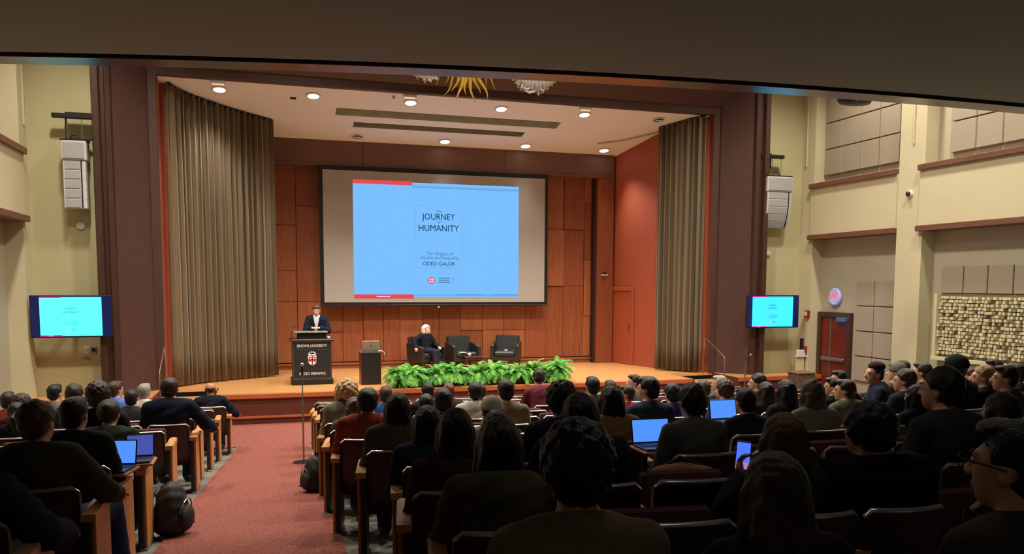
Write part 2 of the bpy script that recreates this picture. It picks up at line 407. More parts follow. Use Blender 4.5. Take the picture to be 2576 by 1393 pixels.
for i in range(50):
    for j in range(nz):
        if rr.random() < .13: continue
        d = rr.choice((.03, .05, .08, .1)); y1 = -.06-i*cw; zz = .03+j*.066+rr.choice((0, .006))
        g.box(-.05-d, -.045, y1-.045, y1, zz, zz+.05, 0)
g.obj('blocks', m_diff, t)
g = G()
for b_ in ((-.05, .02, -.03, z0-zd), (-3.2, -3.15, -.03, z0-zd)): g.box(-.17, -.0, b_[0], b_[1], b_[2], b_[3], 0)
g.box(-.2, 0, -3.2, .02, -.09, -.03, 0); g.obj('frame', m_pillar, t)
for c_ in range(4):
    panel(ya-wd*1.15*c_, ya-wd*1.15*(c_+1), zd-.75, zd-.1, 'low cream acoustic panel under the diffuser, %s' % ('leftmost', 'second from left', 'third from left', 'rightmost')[c_], 'panels below the diffuser')

# exit door in the right wall
dy0, dy1 = at(2064, 783, X=12.58).y, at(2146, 786, X=12.58).y; zt = at(2064, 783, X=12.58).z; zb0 = -.6
g = G(); fw = .12
g.box(12.5, 12.62, dy0-fw, dy0, zb0, zt, b=.01); g.box(12.5, 12.62, dy1, dy1+fw, zb0, zt, b=.01); g.box(12.5, 12.62, dy1+fw, dy0-fw, zt-fw, zt, b=.01)
d2 = struct(g.obj('door_2', m_trimw))
g = G(); g.box(12.54, 12.6, dy1+fw, dy0-fw, zb0, zt-fw); g.obj('door_leaf', mat('red_brown_door', (112, 34, 24), .35, var=.1, vscale=3, stretch=(6, 6, .8)), d2)
g = G(); yc = (dy0+dy1)/2; g.box(12.53, 12.545, yc+.1, yc+.13, zb0, zt-fw); g.obj('edge_strip', m_grey, d2)
zbar = at(2105, 905, X=12.5).z
g = G(); g.box(12.46, 12.54, dy1+fw+.03, dy0-fw-.08, zbar-.04, zbar+.04, b=.015); g.obj('push_bar', m_grey, d2)
g = G(); p = at(2120, 804, X=12.5); g.box(12.44, 12.54, p.y-.16, p.y+.16, p.z-.05, p.z+.05, b=.01); g.obj('door_closer', mat('closer_blue_grey', (110, 112, 140), .35, metal=.5), d2)
p = at(2102, 746, X=12.56)
t = thing('exit_sign', 'round white illuminated exit sign with red letters above the side door', 'sign', (12.58, p.y, p.z))
MX = Matrix.Rotation(R(-90), 4, 'Y')
g = G(); g.lathe([(.2, 0), (.2, .05), (.18, .07), (0.001, .07)], 32, M=MX); g.obj('disc', mat('sign_disc', (190, 190, 225), .4, emit=(120, 120, 220), estr=.25), t, smooth=False)
text('EXIT', .15, 'lettering', glow('exit_red', (255, 60, 80), 2.2), t, (-.075, 0, .03), (R(90), 0, R(-90)), .004)

def round_thing(name, lab, cat, p, r, d, M, m1, grp=None, prof=None):
    t = thing(name, lab, cat, p, 0, grp)
    g = G(); g.lathe(prof or [(r, 0), (r, d*.6), (r*.8, d), (.001, d)], 24, M=M); g.obj('cover', m1, t, smooth=False); return t
MY = Matrix.Rotation(R(90), 4, 'X')     # z -> -y
t = round_thing('wall_sensor', 'round white wall disc below the left hanging speaker', 'sensor', at(204, 568, Y=YW_), .075, .05, MY, m_white)
g = G(); g.lathe([(.03, .05), (.03, .06), (.001, .06)], 16, M=MY); g.obj('button', m_spk, t)
t = round_thing('wall_sensor', 'round white wall disc below the right hanging speaker', 'sensor', at(1931, 638, Y=YW_), .06, .05, MY, m_white)
g = G(); g.lathe([(.025, .05), (.025, .06), (.001, .06)], 16, M=MY); g.obj('button', m_spk, t)
# strobes, thermostat, sanitizer column
def small_box(name, lab, cat, p, s, m1, m2=None, facing='-Y'):
    t = thing(name, lab, cat, p)
    sx, sy, sz = s; g = G()
    if facing == '-Y': g.box(-sx/2, sx/2, -sy, 0, -sz/2, sz/2, b=.008)
    else: g.box(-sy, 0, -sx/2, sx/2, -sz/2, sz/2, b=.008)
    g.obj('housing', m1, t)
    g = G()
    if facing == '-Y': g.box(-sx*.28, sx*.28, -sy-.012, -sy+.005, -sz*.25, sz*.3, b=.003)
    else: g.box(-sy-.012, -sy+.005, -sx*.28, sx*.28, -sz*.25, sz*.3, b=.003)
    g.obj('face_plate', m2 or m_white, t); return t
m_red = mat('alarm_red', (150, 40, 34), .4)
p = at(2290, 488, X=12.3); t = round_thing('wall_spotlight', 'small round white fitting with a dark red lens high on the pale pillar', 'light', (12.3, p.y, p.z), .075, .04, MX, m_white); g = G(); g.lathe([(.05, .03), (.05, .07), (.04, .08), (.001, .08)], 20, M=MX); g.obj('lens', mat('dark_red_lens', (70, 24, 24), .3), t)
p = at(2046, 790, X=12.3); small_box('fire_strobe', 'small red alarm strobe on the pillar left of the exit door', 'alarm', (12.3, 16.33, p.z), (.13, .07, .17), m_red, None, '-X')
p = at(2041, 881, X=12.3); small_box('pull_station', 'small red fire pull station below the strobe by the exit door', 'alarm', (12.3, 16.38, p.z), (.11, .05, .17), m_red, m_red, '-X')
small_box('wall_speaker', 'small white box speaker on the terracotta stage wall', 'speaker', at(1603, 578, X=9.36), (.17, .1, .22), m_white, m_spk)
small_box('switch_plate', 'tiny white switch plate beside the terracotta door', 'switch', at(1614, 814, X=9.34), (.07, .03, .1), m_white, m_spk)
t = thing('wall_camera', 'small dark camera on a bracket at the pilaster beside the terracotta wall', 'camera', at(1518, 690, Y=YB-.33))
g = G(); g.box(-.08, .08, -.1, 0, -.03, 0, b=.005); g.obj('bracket', m_white, t)
g = G(); g.lathe([(.05, 0), (.055, .04), (.04, .085), (.001, .09)], 16, (0, -.06, 0)); g.tube([(0, -.1, .045), (0, -.13, .045)], .025); g.obj('camera_head', m_black, t, smooth=True)
p = at(219, 880, Y=YW_); small_box('thermostat', 'square white wall control under the left television', 'switch', p, (.11, .03, .14), m_white, m_spk)
p = at(237, 880, Y=YW_); small_box('wall_socket', 'square grey metal wall box under the left television near the frame', 'switch', p, (.1, .05, .13), m_grey, m_black)
p = at(218, 903, Y=YW_); small_box('cable_plate', 'small low dark plate beneath the white wall control', 'switch', p, (.1, .02, .03), m_grey, m_grey)
# light column stand at right front corner
p = at(2014, 940, Y=16.45)
t = thing('column_stand', 'tall black post with a white box clamped on it by the right corner', 'stand', (p.x, 16.45, 0))
zt = at(2014, 851, Y=16.45).z
g = G(); g.box(-.035, .035, -.03, .03, .02, zt, b=.005); g.obj('post', m_black, t)
g = G(); g.lathe([(.16, 0), (.16, .02), (.03, .03), (.001, .03)], 20); g.obj('base', m_black, t)
z_ = at(2010, 886, Y=16.4).z
g = G(); g.box(-.17, .05, -.1, -.02, z_-.08, z_+.06, b=.01); g.obj('clamped_box', m_white, t)
g = G(); g.box(-.2, .08, -.12, -.01, z_-.11, z_-.08, b=.005); g.obj('shelf', m_spk, t)
g = G(); g.box(-.18, .02, -.09, -.03, .02, z_-.11, b=.005); g.obj('side_panel', m_pillar, t)
p = at(2016, 955, Y=15.2)
t = thing('speckled_cabinet', 'low brown speckled cabinet standing on the floor near the right corner', 'cabinet', (p.x, 15.2, ZF+.02))
zt = at(2018, 934, Y=15.2).z-ZF-.02
g = G(); g.box(-.22, .22, -.2, .2, 0, zt-.04, b=.02)
g.obj('body', mat('speckled_brown', (96, 72, 58), .8, var=.75, vscale=30, bump=.3), t)
g = G(); g.box(-.235, .235, -.215, .215, zt-.04, zt, b=.012); g.obj('lid', mat('speckled_top', (120, 92, 74), .7, var=.5, vscale=24), t)

# ---------------------------------------------------------------- slides
def slide(t, cx, cz, w, h, y, bg, s=1, red=(235, 75, 80), txt=(20, 60, 84), frame=True, key=''):
    """w x h picture centred at local (cx, y, cz)"""
    g_bg = glow('slide'+key, bg, s); g_tx = glow('slide_text'+key, txt, s*(.25 if key else .8)); g_rd = glow('slide_red'+key, red, s)
    g_ft = glow('slide_faint'+key, tuple(int(v*.9) for v in bg), s); g_md = glow('slide_mid'+key, tuple(int(v*(.4 if key else .6)) for v in bg), s*(.5 if key else 1)); g_wh = glow('slide_white'+key, (225, 235, 255), s)
    def r(x0, x1, z0, z1, m, dy, nm):
        g = G(); g.box(cx+x0*w, cx+x1*w, y-dy-.001, y-dy, cz+z0*h, cz+z1*h); g.obj(nm, m, t)
    r(-.5, .5, -.5, .5, g_bg, 0, 'slide')
    r(-.5, -.155, .475, .51, g_rd, .002, 'slide_banner'); r(-.5, -.15, -.51, -.475, g_rd, .002, 'slide_banner')
    r(-.155, .5, .455, .475, g_ft, .002, 'slide_rule'); r(-.15, .5, -.487, -.475, g_ft, .002, 'slide_rule'); 
    r(.1, .27, -.482, -.478, g_md, .003, 'footer_line'); r(.32, .49, -.482, -.478, g_md, .003, 'footer_line'); r(-.37, -.29, -.497, -.489, g_wh, .003, 'banner_text')
    g = G()
    for a in ((-.137, .147, .303, .306), (-.137, .147, -.24, -.237), (-.137, -.135, -.24, .306), (.145, .147, -.24, .306)): g.box(cx+a[0]*w, cx+a[1]*w, y-.003, y-.002, cz+a[2]*h, cz+a[3]*h)
    g.obj('book_outline', g_ft, t)
    T = lambda s_, sz, z, m, sh=0, sx=1, x=0: text(s_, sz*h, 'slide_text', m, t, (cx+x*w, y-.003, cz+z*h), ext=.0005, shear=sh, sx=sx)
    T('The', .035, .258, g_md, .25); T('JOURNEY', .078, .207, g_tx, 0, .88, .002); T('of', .035, .16, g_md, .25); T('HUMANITY', .078, .107, g_tx, 0, .92, .002)
    T('*', .03, 0, g_md); T('The Origins of', .042, -.115, g_md, .3, 1, .003); T('Wealth and Inequality', .042, -.152, g_md, .3, .95, .003); T('ODED GALOR', .048, -.205, g_tx, 0, .95, .002)
    for k in range(3): r(.0, .07-.005*(k % 2), -.335-.018*k, -.328-.018*k, g_md, .002, 'logo_text')
    r(.083, .085, -.378, -.325, g_md, .002, 'logo_rule')
    g = G(); M = Matrix.Translation((cx-.043*w, y-.001, cz-.352*h)) @ MY
    g.lathe([(.03*h, 0), (.03*h, .002), (.001, .002)], 20, M=M); g.obj('crest_ring', g_rd, t)
    g = G(); M = Matrix.Translation((cx-.043*w, y-.003, cz-.352*h)) @ MY; g.lathe([(.02*h, 0), (.02*h, .001), (.001, .001)], 20, M=M); g.obj('crest_field', g_wh, t)
    r(-.045, -.041, -.37, -.334, g_rd, .005, 'crest_cross'); r(-.054, -.032, -.355, -.349, g_rd, .005, 'crest_cross')

YS_ = 20.05
a = at(811, 425.5, Y=YS_); b = at(1371, 452, Y=YS_); c = at(1368, 758.8, Y=YS_)
sw, sh = (b.x-a.x), (a.z-c.z); scx, scz = (a.x+b.x)/2, (a.z+c.z)/2
t = thing('projection_screen', 'large white projection screen with black border showing a light blue slide', 'screen', (scx, YS_, scz))
g = G(); g.box(-sw/2-.09, sw/2+.09, .005, .02, -sh/2-.07, sh/2+.11, 0); g.obj('black_border', m_black, t)
g = G(); g.box(-sw/2, sw/2, -.004, .004, -sh/2, sh/2); g.obj('fabric', mat('screen_fabric', (170, 163, 160), .8, var=.01), t)
g = G(); g.box(-sw/2-.09, sw/2+.09, -.02, .02, -sh/2-.1, -sh/2-.06, b=.01); g.obj('weight_bar', m_black, t)
g = G(); g.tube([(0, -.0, -sh/2-.1), (0, 0, -sh/2-.14)], .02); g.obj('pull_tab', m_white, t)
a = at(887, 451, Y=YS_); b = at(1305, 470, Y=YS_); c = at(1303, 745, Y=YS_); d = at(891, 744, Y=YS_)
slide(t, (a.x+b.x)/2-scx, (b.z+c.z)/2-scz-.01, b.x-a.x+.0, (b.z-c.z)+.02, -.006, (124, 192, 255), 1.0)

def television(lab, cx, cz, w, h, y, rz, sx0, sx1, bg, key):
    t = thing('television', lab, 'television', (cx, y, cz), rz)
    g = G(); g.box(-w/2, w/2, 0, .05, -h/2, h/2, b=.008); g.obj('housing', m_black, t)
    g = G(); g.box(-w/2+.015, w/2-.015, -.004, .002, -h/2+.02, h/2-.015); g.obj('dark_panel', mat('tv_dark_panel', (16, 22, 60), .25, emit=(10, 24, 90), estr=.5), t)
    slide(t, (sx0+sx1)/2, .0, sx1-sx0, (h-.06), -.006, bg, 1.6, (200, 40, 140), (30, 90, 110), key=key)
    g = G(); g.box(-.12, .12, .05, .1, -.15, .15); g.box(-.04, .04, .08, YW_-y-.004 if not rz else .3, -.04, .04); g.obj('wall_arm', m_black, t)
    return t
ya_ = 16.25
a, b = at(72, 742, Y=ya_), at(284, 848, Y=ya_)
w_ = b.x-a.x; television('wall television left of the stage showing a cyan slide, black side bars', (a.x+b.x)/2, (a.z+b.z)/2+.0, w_, .76, ya_, 0, -w_/2+.12*w_, w_/2-.11*w_-.02, (85, 250, 255), '_left')
a, b = at(1880, 741, Y=ya_), at(2008, 825, Y=ya_)
w_ = b.x-a.x; television('wall television right of the stage showing a blue slide, black side bars', (a.x+b.x)/2, (a.z+b.z)/2, w_, .76, ya_, 0, -w_/2+.1*w_, w_/2-.12*w_, (60, 205, 255), '_right')

# ---------------------------------------------------------------- hanging loudspeaker columns
def array(lab, px0, px1, ytop, fr, ybr, curved, sgn, Y=16.35):
    a, b = at(px0, ytop, Y=Y), at(px1, ytop, Y=Y); w = b.x-a.x; cx = (a.x+b.x)/2; zt = a.z
    t = thing('loudspeaker_column', lab, 'speaker', (cx, Y, zt))
    g = G(); g.box(-w/2, w/2, -.02, .3, -.34, 0, b=.01); g.obj('top_cabinet', m_spk, t)
    g = G(); g.box(-w/2+.03, w/2-.03, -.035, -.018, -.31, -.03); g.obj('grille', m_grille, t)
    z, y, an = -.345, 0., 0
    for k in range(5):
        M = Matrix.Translation((0, y, z)) @ Matrix.Rotation(R(an), 4, 'X')
        hh = .17
        g = G(); g.box(-w/2+.02, w/2-.02, 0, .27, -hh+.002, 0, b=.004, M=M); cb = g.obj('cabinet', m_spk, t)
        g = G(); g.box(-w/2+.05, w/2-.12, -.012, .004, -hh+.02, -.015, M=M); g.obj('grille', m_grille, cb)
        g = G(); g.box(w/2-.1, w/2-.08, -.014, .004, -hh+.006, -.0, M=M); g.obj('slot', m_black, cb)
        q = M @ Vector((0, 0, -hh)); y, z = q.y, q.z
        if curved: an -= -7 if k else -3
    g = G(); g.box(-w/2-.02, w/2+.02, .02, .3, .005, .035, b=.005); g.tube([(-.1, .15, .03), (-.05, .15, .12), (.05, .15, .12), (.1, .15, .03)], .012); g.obj('flying_frame', m_black, t)
    zb_ = at((px0+px1)/2, ybr, Y=Y).z-zt
    g = G()
    for xx in (-.12, .12): g.tube([(xx, .15, .03), (xx, .15, zb_)], .007, 6)
    g.obj('hanging_cable', m_grey, t)
    g = G(); g.box(fr[0], fr[1], .1, .2, zb_-.03, zb_+.05, b=.01); x0, x1 = fr[2], fr[3]; fz = zb_-fr[4]
    for q in ((x0, x1, fz, fz+.03), (x0, x1, zb_+.05, zb_+.09), (x0, x0+.03, fz, zb_+.06), (x1-.03, x1, fz, zb_+.06)): g.box(q[0], q[1], .19, .24, q[2], q[3])
    g.box((x0+x1)/2-.04, (x0+x1)/2+.04, .2, .39, fz, fz+.03); g.obj('wall_bracket', m_black, t)
    return t
array('tall straight grey loudspeaker column hanging on the left wall', 152, 216, 352, (-.36, .36, -.16, .36, .4), 290, False, 1)
array('grey loudspeaker column with curving lower half hanging on the right wall', 1931, 1994, 443, (-.42, .18, -.42, -.12, .24), 393, True, -1)

# ceiling projectors seen above the right wall
p = at(2150, 252, Y=11.5)
t = thing('ceiling_projector', 'black projector hanging just below the balcony lip at upper right', 'projector', p)
g = G(); g.lathe([(.05, -.1), (.2, -.08), (.24, 0), (.22, .1), (.1, .16), (.001, .16)], 20, M=Matrix.Diagonal((1.35, .8, .75, 1))); g.obj('body', m_black, t, smooth=True)
g = G(); g.tube([(.0, 0, .1), (0, 0, 8.6-p.z)], .025); g.obj('pole', m_black, t)
g = G(); g.tube([(-.1, -.17, -.0), (-.12, -.26, -.01)], .05, 14); g.obj('lens', m_chrome, t)
# ================================================================ stage things
def curtain(lab, path, nf, name='stage_curtain', seed=1, zb=.03, wide=True):
    rr = random.Random(seed); pts = [Vector(p) for p in path]
    # resample
    seg = [(pts[i+1]-pts[i]).length for i in range(len(pts)-1)]; Lt = sum(seg); N = nf*10
    def pos(s):
        s *= Lt
        for i, l in enumerate(seg):
            if s <= l or i == len(seg)-1: return pts[i].lerp(pts[i+1], s/l), (pts[i+1]-pts[i]).normalized()
            s -= l
    ph = [0]
    for i in range(N): ph.append(ph[-1]+2*math.pi*nf/N*(.6+.9*rr.random()**1.0 if (i//7) % 2 else 1.1))
    am = [.09+.035*math.sin(i*.31+seed)+.02*math.sin(i*.11) for i in range(N+1)]
    g = G(); P = []; nz = 9
    for j in range(nz+1):
        v = j/nz
        for i in range(N+1):
            p, t = pos(i/N); nrm = Vector((-t.y, t.x))
            a = am[i]*(1.15-.35*v); q = p+nrm*a*math.sin(ph[i]+.25*math.sin(3*v+i*.02))+t*.02*math.sin(2*ph[i])
            zt = zc(p.y)-.03
            P.append((q.x, q.y, zb+(zt-zb)*v))
    F = [(j*(N+1)+i, j*(N+1)+i+1, (j+1)*(N+1)+i+1, (j+1)*(N+1)+i) for j in range(nz) for i in range(N)]
    g.add(P, F)
    t = thing(name, lab, 'curtain', (0, 0, 0))
    o = g.obj('drape', m_curt, t, smooth=True)
    md = o.modifiers.new('s', 'SOLIDIFY'); md.thickness = .008
    g = G(); g.tube([(p.x, p.y, zc(p.y)-.02) for p in pts], .025, 6); g.obj('track', m_black, t)
    return t
curtain('wide olive brown pleated curtain at the left side of the stage', [(-1.76, 17.5), (-1.64, 17.74), (-1.28, 18.1), (-.8, 18.45), (-.33, 18.76), (.2, 19.05)], 17, seed=2)
curtain('narrow olive brown pleated curtain at the right side of the stage', [(9.2, 18.12), (9.42, 17.85), (9.64, 17.55), (9.97, 17.22)], 8, seed=5)
g = G(); pts = [at(x, y, Y=Y) for x, y, Y in ((1503, 351, 19.3), (1560, 347, 19.05), (1610, 338, 18.7), (1665, 324, 18.3))]
pts = [Vector((p.x, p.y, zc(p.y)-.02)) for p in pts]
g.tube(pts, .03, 6); tag(g.obj('curtain_track', m_slot), 'thin curved curtain track on the stage ceiling at right', 'track')
t = round_thing('track_pulley', 'small dark pulley at the top inner corner of the right curtain', 'pulley', at(1774, 292, Y=17.3), .06, .05, MY, m_grey)

# downlights
LON = ['leftmost', 'second from left', 'third from left', 'fourth from left', 'fifth from left']
def downlight(x, y, on, lab, k=0):
    n = Vector((0, -.2, -1)).normalized(); M = Matrix.Rotation(math.atan(.2), 4, 'X').inverted()
    t = thing('ceiling_downlight', lab, 'ceiling light', (x, y, zc(y)-.004), 0, 'round stage ceiling lights')
    t.rotation_euler = (-math.atan(.2), 0, 0)
    g = G(); g.lathe([(.135, 0), (.15, -.004), (.15, -.02), (.12, -.022), (.115, .0)], 28); g.obj('trim_ring', m_white, t, smooth=False)
    g = G(); g.lathe([(.118, -.008), (.10, -.003), (.001, -.0)], 28); g.obj('lens', m_lampglass if on else m_lampoff, t)
    if on: lamp('stage_lamp', 'SPOT', (x, y, zc(y)-.08), (400 if y < 19 else 380)*on, (1, .93, .84), .12, rot=(0 if y < 19 else R(-22), 0, 0), spot=(93 if y < 19 else 84), blend=1)
    else:
        g = G(); g.tube([(-.09, 0, -.02), (.09, 0, -.02)], .018); g.obj('louvre_bar', m_white, t)
for i, (x, on) in enumerate(((-.82, .6), (1.02, 1), (3.06, 1), (5.09, 1), (7.08, 1), (8.96, 0))):
    downlight(x, 17.68, on, '%s, front row on the stage ceiling, %s' % ('lit round downlight' if on else 'unlit round downlight with dark reflector', (LON+['rightmost, beside the curtain'])[i]))
for i, (x, on) in enumerate(((2.14, 0), (4.26, 1.1), (6.33, 1.1), (8.47, 1.1))):
    downlight(x, 19.76, on, '%s, rear row on the stage ceiling, %s' % ('lit round downlight' if on else 'unlit round downlight with dark reflector', ('leftmost', 'second from left', 'third from left', 'rightmost')[i]))
for n_, (x, y) in enumerate(((548, 197), (1031, 236), (1473, 267))):
    p = at(x, y, Y=17.3)
    g = G(); g.box(-.14, .14, -.05, .05, -.04, .03, b=.01)
    t = thing('strip_light', 'small pale lamp head tucked under the frame top edge, %s of three' % ('left', 'middle', 'right')[n_], 'light', (p.x, 17.3, zc(17.3)-.03)); g.obj('housing', m_white, t)
    g = G(); g.box(-.11, .11, -.04, .04, -.048, -.038); g.obj('diffuser', mat('warm_diffuser', (240, 220, 200), .5, emit=(255, 235, 210), estr=.6), t)
p = at(734, 231, Z=6.0)
g = G(); g.box(-.06, .06, -.03, .03, -.02, .02, b=.005); o = g.obj('ceiling_vent', m_black); o.location = (.62, 17.86, zc(17.86)-.01); tag(o, 'tiny dark vent on the stage ceiling between the first two lights', 'vent')
g = G(); g.lathe([(.04, 0), (.03, -.05), (.001, -.055)], 14); o = g.obj('smoke_detector', m_slot); p = at(989, 243, Z=6.02); o.location = (2.66, 17.45, zc(17.45)); tag(o, 'tiny grey detector on the stage ceiling near the frame', 'detector')

# lectern
p0, p1 = at(733, 967, Z=0), at(840, 967, Z=0); lw = p1.x-p0.x; lx = (p0.x+p1.x)/2; ly = 17.25
lt = at(785, 853, Y=ly).z; dtp = at(785, 833, Y=ly+.2).z
t = thing('lectern', 'black lectern with white university lettering and a shield crest at stage left', 'lectern', (lx, ly, 0))
g = G(); g.box(-lw/2, lw/2, 0, .6, 0, .12, b=.01); g.obj('plinth', m_black, t)
g = G(); g.box(-lw/2+.03, lw/2-.03, .03, .57, .12, lt-.05); g.obj('body', m_black, t)
g = G(); g.box(-lw/2-.02, lw/2+.03, -.02, .62, lt-.05, lt, b=.012); g.obj('top_board', mat('lectern_top', (60, 44, 36), .35), t)
g = G()
for q in ((-lw/2+.03, lw/2-.03, .12, .15), (-lw/2+.03, lw/2-.03, lt-.08, lt-.05), (-lw/2+.03, -lw/2+.06, .15, lt-.08), (lw/2-.06, lw/2-.03, .15, lt-.08)): g.box(q[0], q[1], .012, .032, q[2], q[3])
g.obj('front_frame', mat('lectern_edge', (60, 58, 58), .3), t)
g = G(); g.box(-lw/2+.06, lw/2-.06, .02, .031, .15, lt-.08); g.obj('front_panel', mat('lectern_cloth', (24, 24, 30), .6), t)
g = G(); g.prism([(-.3, .1), (.3, .1), (.27, .5), (-.27, .5)], lt, dtp-.03); g.obj('reading_desk', m_black, t)
g = G(); g.box(-.36, .33, .04, .5, dtp-.03, dtp, b=.008, M=None); g.obj('desk_top', mat('desk_grey', (120, 118, 116), .3), t)
wt = mat('white_lettering', (235, 235, 235), .5, var=.01, emit=(235, 235, 235), estr=.0)
text('BROWN UNIVERSITY', .08, 'lettering', wt, t, (0, .017, lt-.14), sx=.8)
g = G()
for q in ((-.34, -.08), (.1, .36)): g.box(q[0], q[1], .015, .019, lt-.222, lt-.214)
g.obj('small_print', m_grey, t)
text('IN DEO SPERAMUS', .08, 'lettering', wt, t, (0, .017, .23), sx=.8)
cz = at(783, 905, Y=ly).z
g = G(); sh_ = [(-.085, .09), (-.085, -.03), (-.06, -.085), (0, -.12), (.06, -.085), (.085, -.03), (.085, .09)]
M = Matrix.Translation((0, .02, cz)) @ MY; g.prism([(x, z) for x, z in sh_][::-1], -.0, .006, M=Matrix.Translation((0, .02, cz)) @ Matrix.Rotation(R(90), 4, 'X'))
g.obj('crest_shield', wt, t)
g = G(); g.box(-.012, .012, .008, .013, cz-.11, cz+.09); g.box(-.085, .085, .008, .013, cz-.012, cz+.014); g.obj('crest_cross', mat('crest_red', (170, 30, 45), .5), t)
g = G()
for (a, b_) in ((-.05, -.02), (.05, -.02), (-.05, .05), (.05, .05)): g.box(a-.018, a+.018, .009, .012, cz+b_-.018+.0, cz+b_+.018)
g.obj('crest_book', m_grey, t)
g = G()
for k in range(9):
    an = R(20*k+10); g.tube([(.055*math.cos(an), .014, cz+.11+.045*math.sin(an)), (.085*math.cos(an), .014, cz+.11+.07*math.sin(an))], .007, 6)
g.box(-.07, .07, .008, .016, cz+.1, cz+.118); g.obj('crest_sun', wt, t)
t = thing('glass_tumbler', 'small bright object on the right corner of the lectern top', 'glass', (lx+lw/2-.08, ly+.1, lt)); g = G(); g.lathe([(.028, 0), (.034, .045), (.03, .045), (.025, .006), (.001, .006)], 16); g.obj('cup', m_white, t, smooth=True)
g = G(); g.box(-.012, .012, -.012, .012, 0, .16); o = g.obj('desk_microphone', m_black); g2 = None
bpy.data.objects.remove(o)
t = thing('desk_microphone', 'thin dark gooseneck microphone on the left of the lectern top', 'microphone', (lx-.4, ly+.12, lt)); g = G(); g.lathe([(.03, 0), (.03, .015), (.001, .015)], 12); g.tube([(0, 0, .01), (0, 0, .16), (.04, .03, .24)], .006, 6); g.obj('neck', m_black, t); g = G(); g.tube([(.04, .03, .24), (.07, .05, .28)], .014, 8); g.obj('capsule', m_black, t)

# pedestal with laptop
p0, p1 = at(908, 968, Z=0), at(962, 968, Z=0); w = p1.x-p0.x; ph_ = at(935, 884, Y=16.95).z
t = thing('pedestal', 'narrow black pedestal stand between the lectern and the ferns', 'pedestal', ((p0.x+p1.x)/2, 16.93, 0))
g = G(); g.box(-w/2+.01, w/2-.01, 0, .42, 0, ph_-.03); g.obj('body', m_dwood, t)
g = G(); g.box(-w/2+.035, w/2-.035, -.006, .003, .03, ph_-.05); g.obj('front_panel', m_black, t)
g = G(); g.box(-w/2-.01, w/2+.01, -.015, .435, ph_-.03, ph_, b=.006); g.obj('top_board', mat('pedestal_top', (90, 84, 80), .35), t)
px_ = (p0.x+p1.x)/2
def laptop(lab, loc, rz, w=.32, h=.21, screen=None, grp=None, tilt=15, logo=False, key='', col=None):
    t = thing('laptop', lab, 'laptop', loc, rz, grp); g = G(); g.box(-w/2, w/2, -.11, .11, 0, .014, b=.004); g.obj('base', col or m_alu, t)
    g = G(); g.box(-w/2+.03, w/2-.03, -.02, .09, .0135, .0155); g.obj('keyboard', m_black, t)
    M = Matrix.Translation((0, .11, .012)) @ Matrix.Rotation(R(-tilt), 4, 'X')
    g = G(); g.box(-w/2, w/2, 0, .008, 0, h, b=.003, M=M); l = g.obj('lid', col or m_alu, t)
    g = G(); g.box(-w/2+.008, w/2-.008, -.002, .001, .01, h-.008, M=M); g.obj('screen', screen or m_black, l)
    if logo: g = G(); g.lathe([(.016, 0), (.016, .002), (.001, .002)], 16, M=M @ Matrix.Translation((0, .008, h*.5)) @ Matrix.Rotation(R(-90), 4, 'X')); g.obj('lid_mark', m_black, l)
    return t
laptop('silver laptop open on the narrow black pedestal, lid towards the audience', (px_+.0, 17.12, ph_), R(180), w=.36, h=.22, logo=True)
t = thing('cable_end', 'short pale cable hanging over the right edge of the pedestal', 'cable', (px_+w/2, 16.98, ph_)); g = G(); g.tube([(-.06, 0, .008), (.02, 0, .012), (.06, -.0, -.02), (.07, 0, -.07)], .008, 6); g.obj('cord', m_white, t)

# armchairs and table
def armchair(lab, pxm, yb_, rz):
    p = at(pxm, yb_, Z=0); p.y = 19.68; p.x = at(pxm, 900, Y=19.6).x
    t = thing('armchair', lab, 'armchair', (p.x, p.y, 0), rz)      # local +y is the back, faces -y
    w = .35
    for sx in (-1, 1):
        for sy in (-1, 1):
            g = G(); g.tube([(sx*(w-.04), sy*.27, .22), (sx*(w-.035), sy*.28, 0)], [.028, .02], 6); g.obj('leg', m_dwood, t)
    g = G(); g.box(-w+.04, w-.04, -.3, .26, .2, .3, b=.02); g.obj('seat_frame', m_leath, t)
    g = G(); g.box(-w+.08, w-.08, -.32, .2, .29, .42, b=.035); g.obj('seat_cushion', m_leath, t, smooth=False)
    g = G(); M = Matrix.Translation((0, .22, .25)) @ Matrix.Rotation(R(-12), 4, 'X'); g.box(-w+.04, w-.04, -.05, .06, 0, .56, b=.03, M=M); g.obj('backrest', m_leath, t)
    for sx in (-1, 1):
        g = G()
        a, b_ = sorted((sx*(w-.07), sx*(w+.01)))
        P = [(-.31, .2), (.3, .2), (.34, .62), (.1, .6), (-.31, .54)]
        Mx = Matrix(((0, 0, 1, 0), (1, 0, 0, 0), (0, 1, 0, 0), (0, 0, 0, 1)))
        g.prism(P, a, b_, M=Mx); g.obj('arm', m_leath, t)
        g = G(); g.tube([(sx*(w-.03), -.32, .55), (sx*(w-.03), .1, .61), (sx*(w-.03), .33, .63)], .035, 8, flat=.5); g.obj('arm_rest', m_leath, t, smooth=True)
    return t, p
wch, wp = armchair('black leather armchair on stage in which the white haired person sits', 1074, 921, R(27))
ch2, p2_ = armchair('empty black leather armchair on stage behind the small side table', 1166, 919.5, R(8))
ch3, p3_ = armchair('empty black leather armchair on stage, rightmost, with a small white item', 1275, 918, R(-24))
p = at(1187, 925, Z=0); p.y = 19.35; p.x = at(1187, 900, Y=19.35).x; tt = at(1187, 895, Y=p.y).z
t = thing('side_table', 'small dark mahogany side table between the two empty armchairs', 'table', (p.x, p.y, 0))
g = G(); g.box(-.23, .23, -.2, .2, tt-.03, tt, b=.006); g.obj('tabletop', m_dwood, t)
g = G(); g.box(-.2, .2, -.17, .17, tt-.08, tt-.03); g.obj('apron', m_dwood, t)
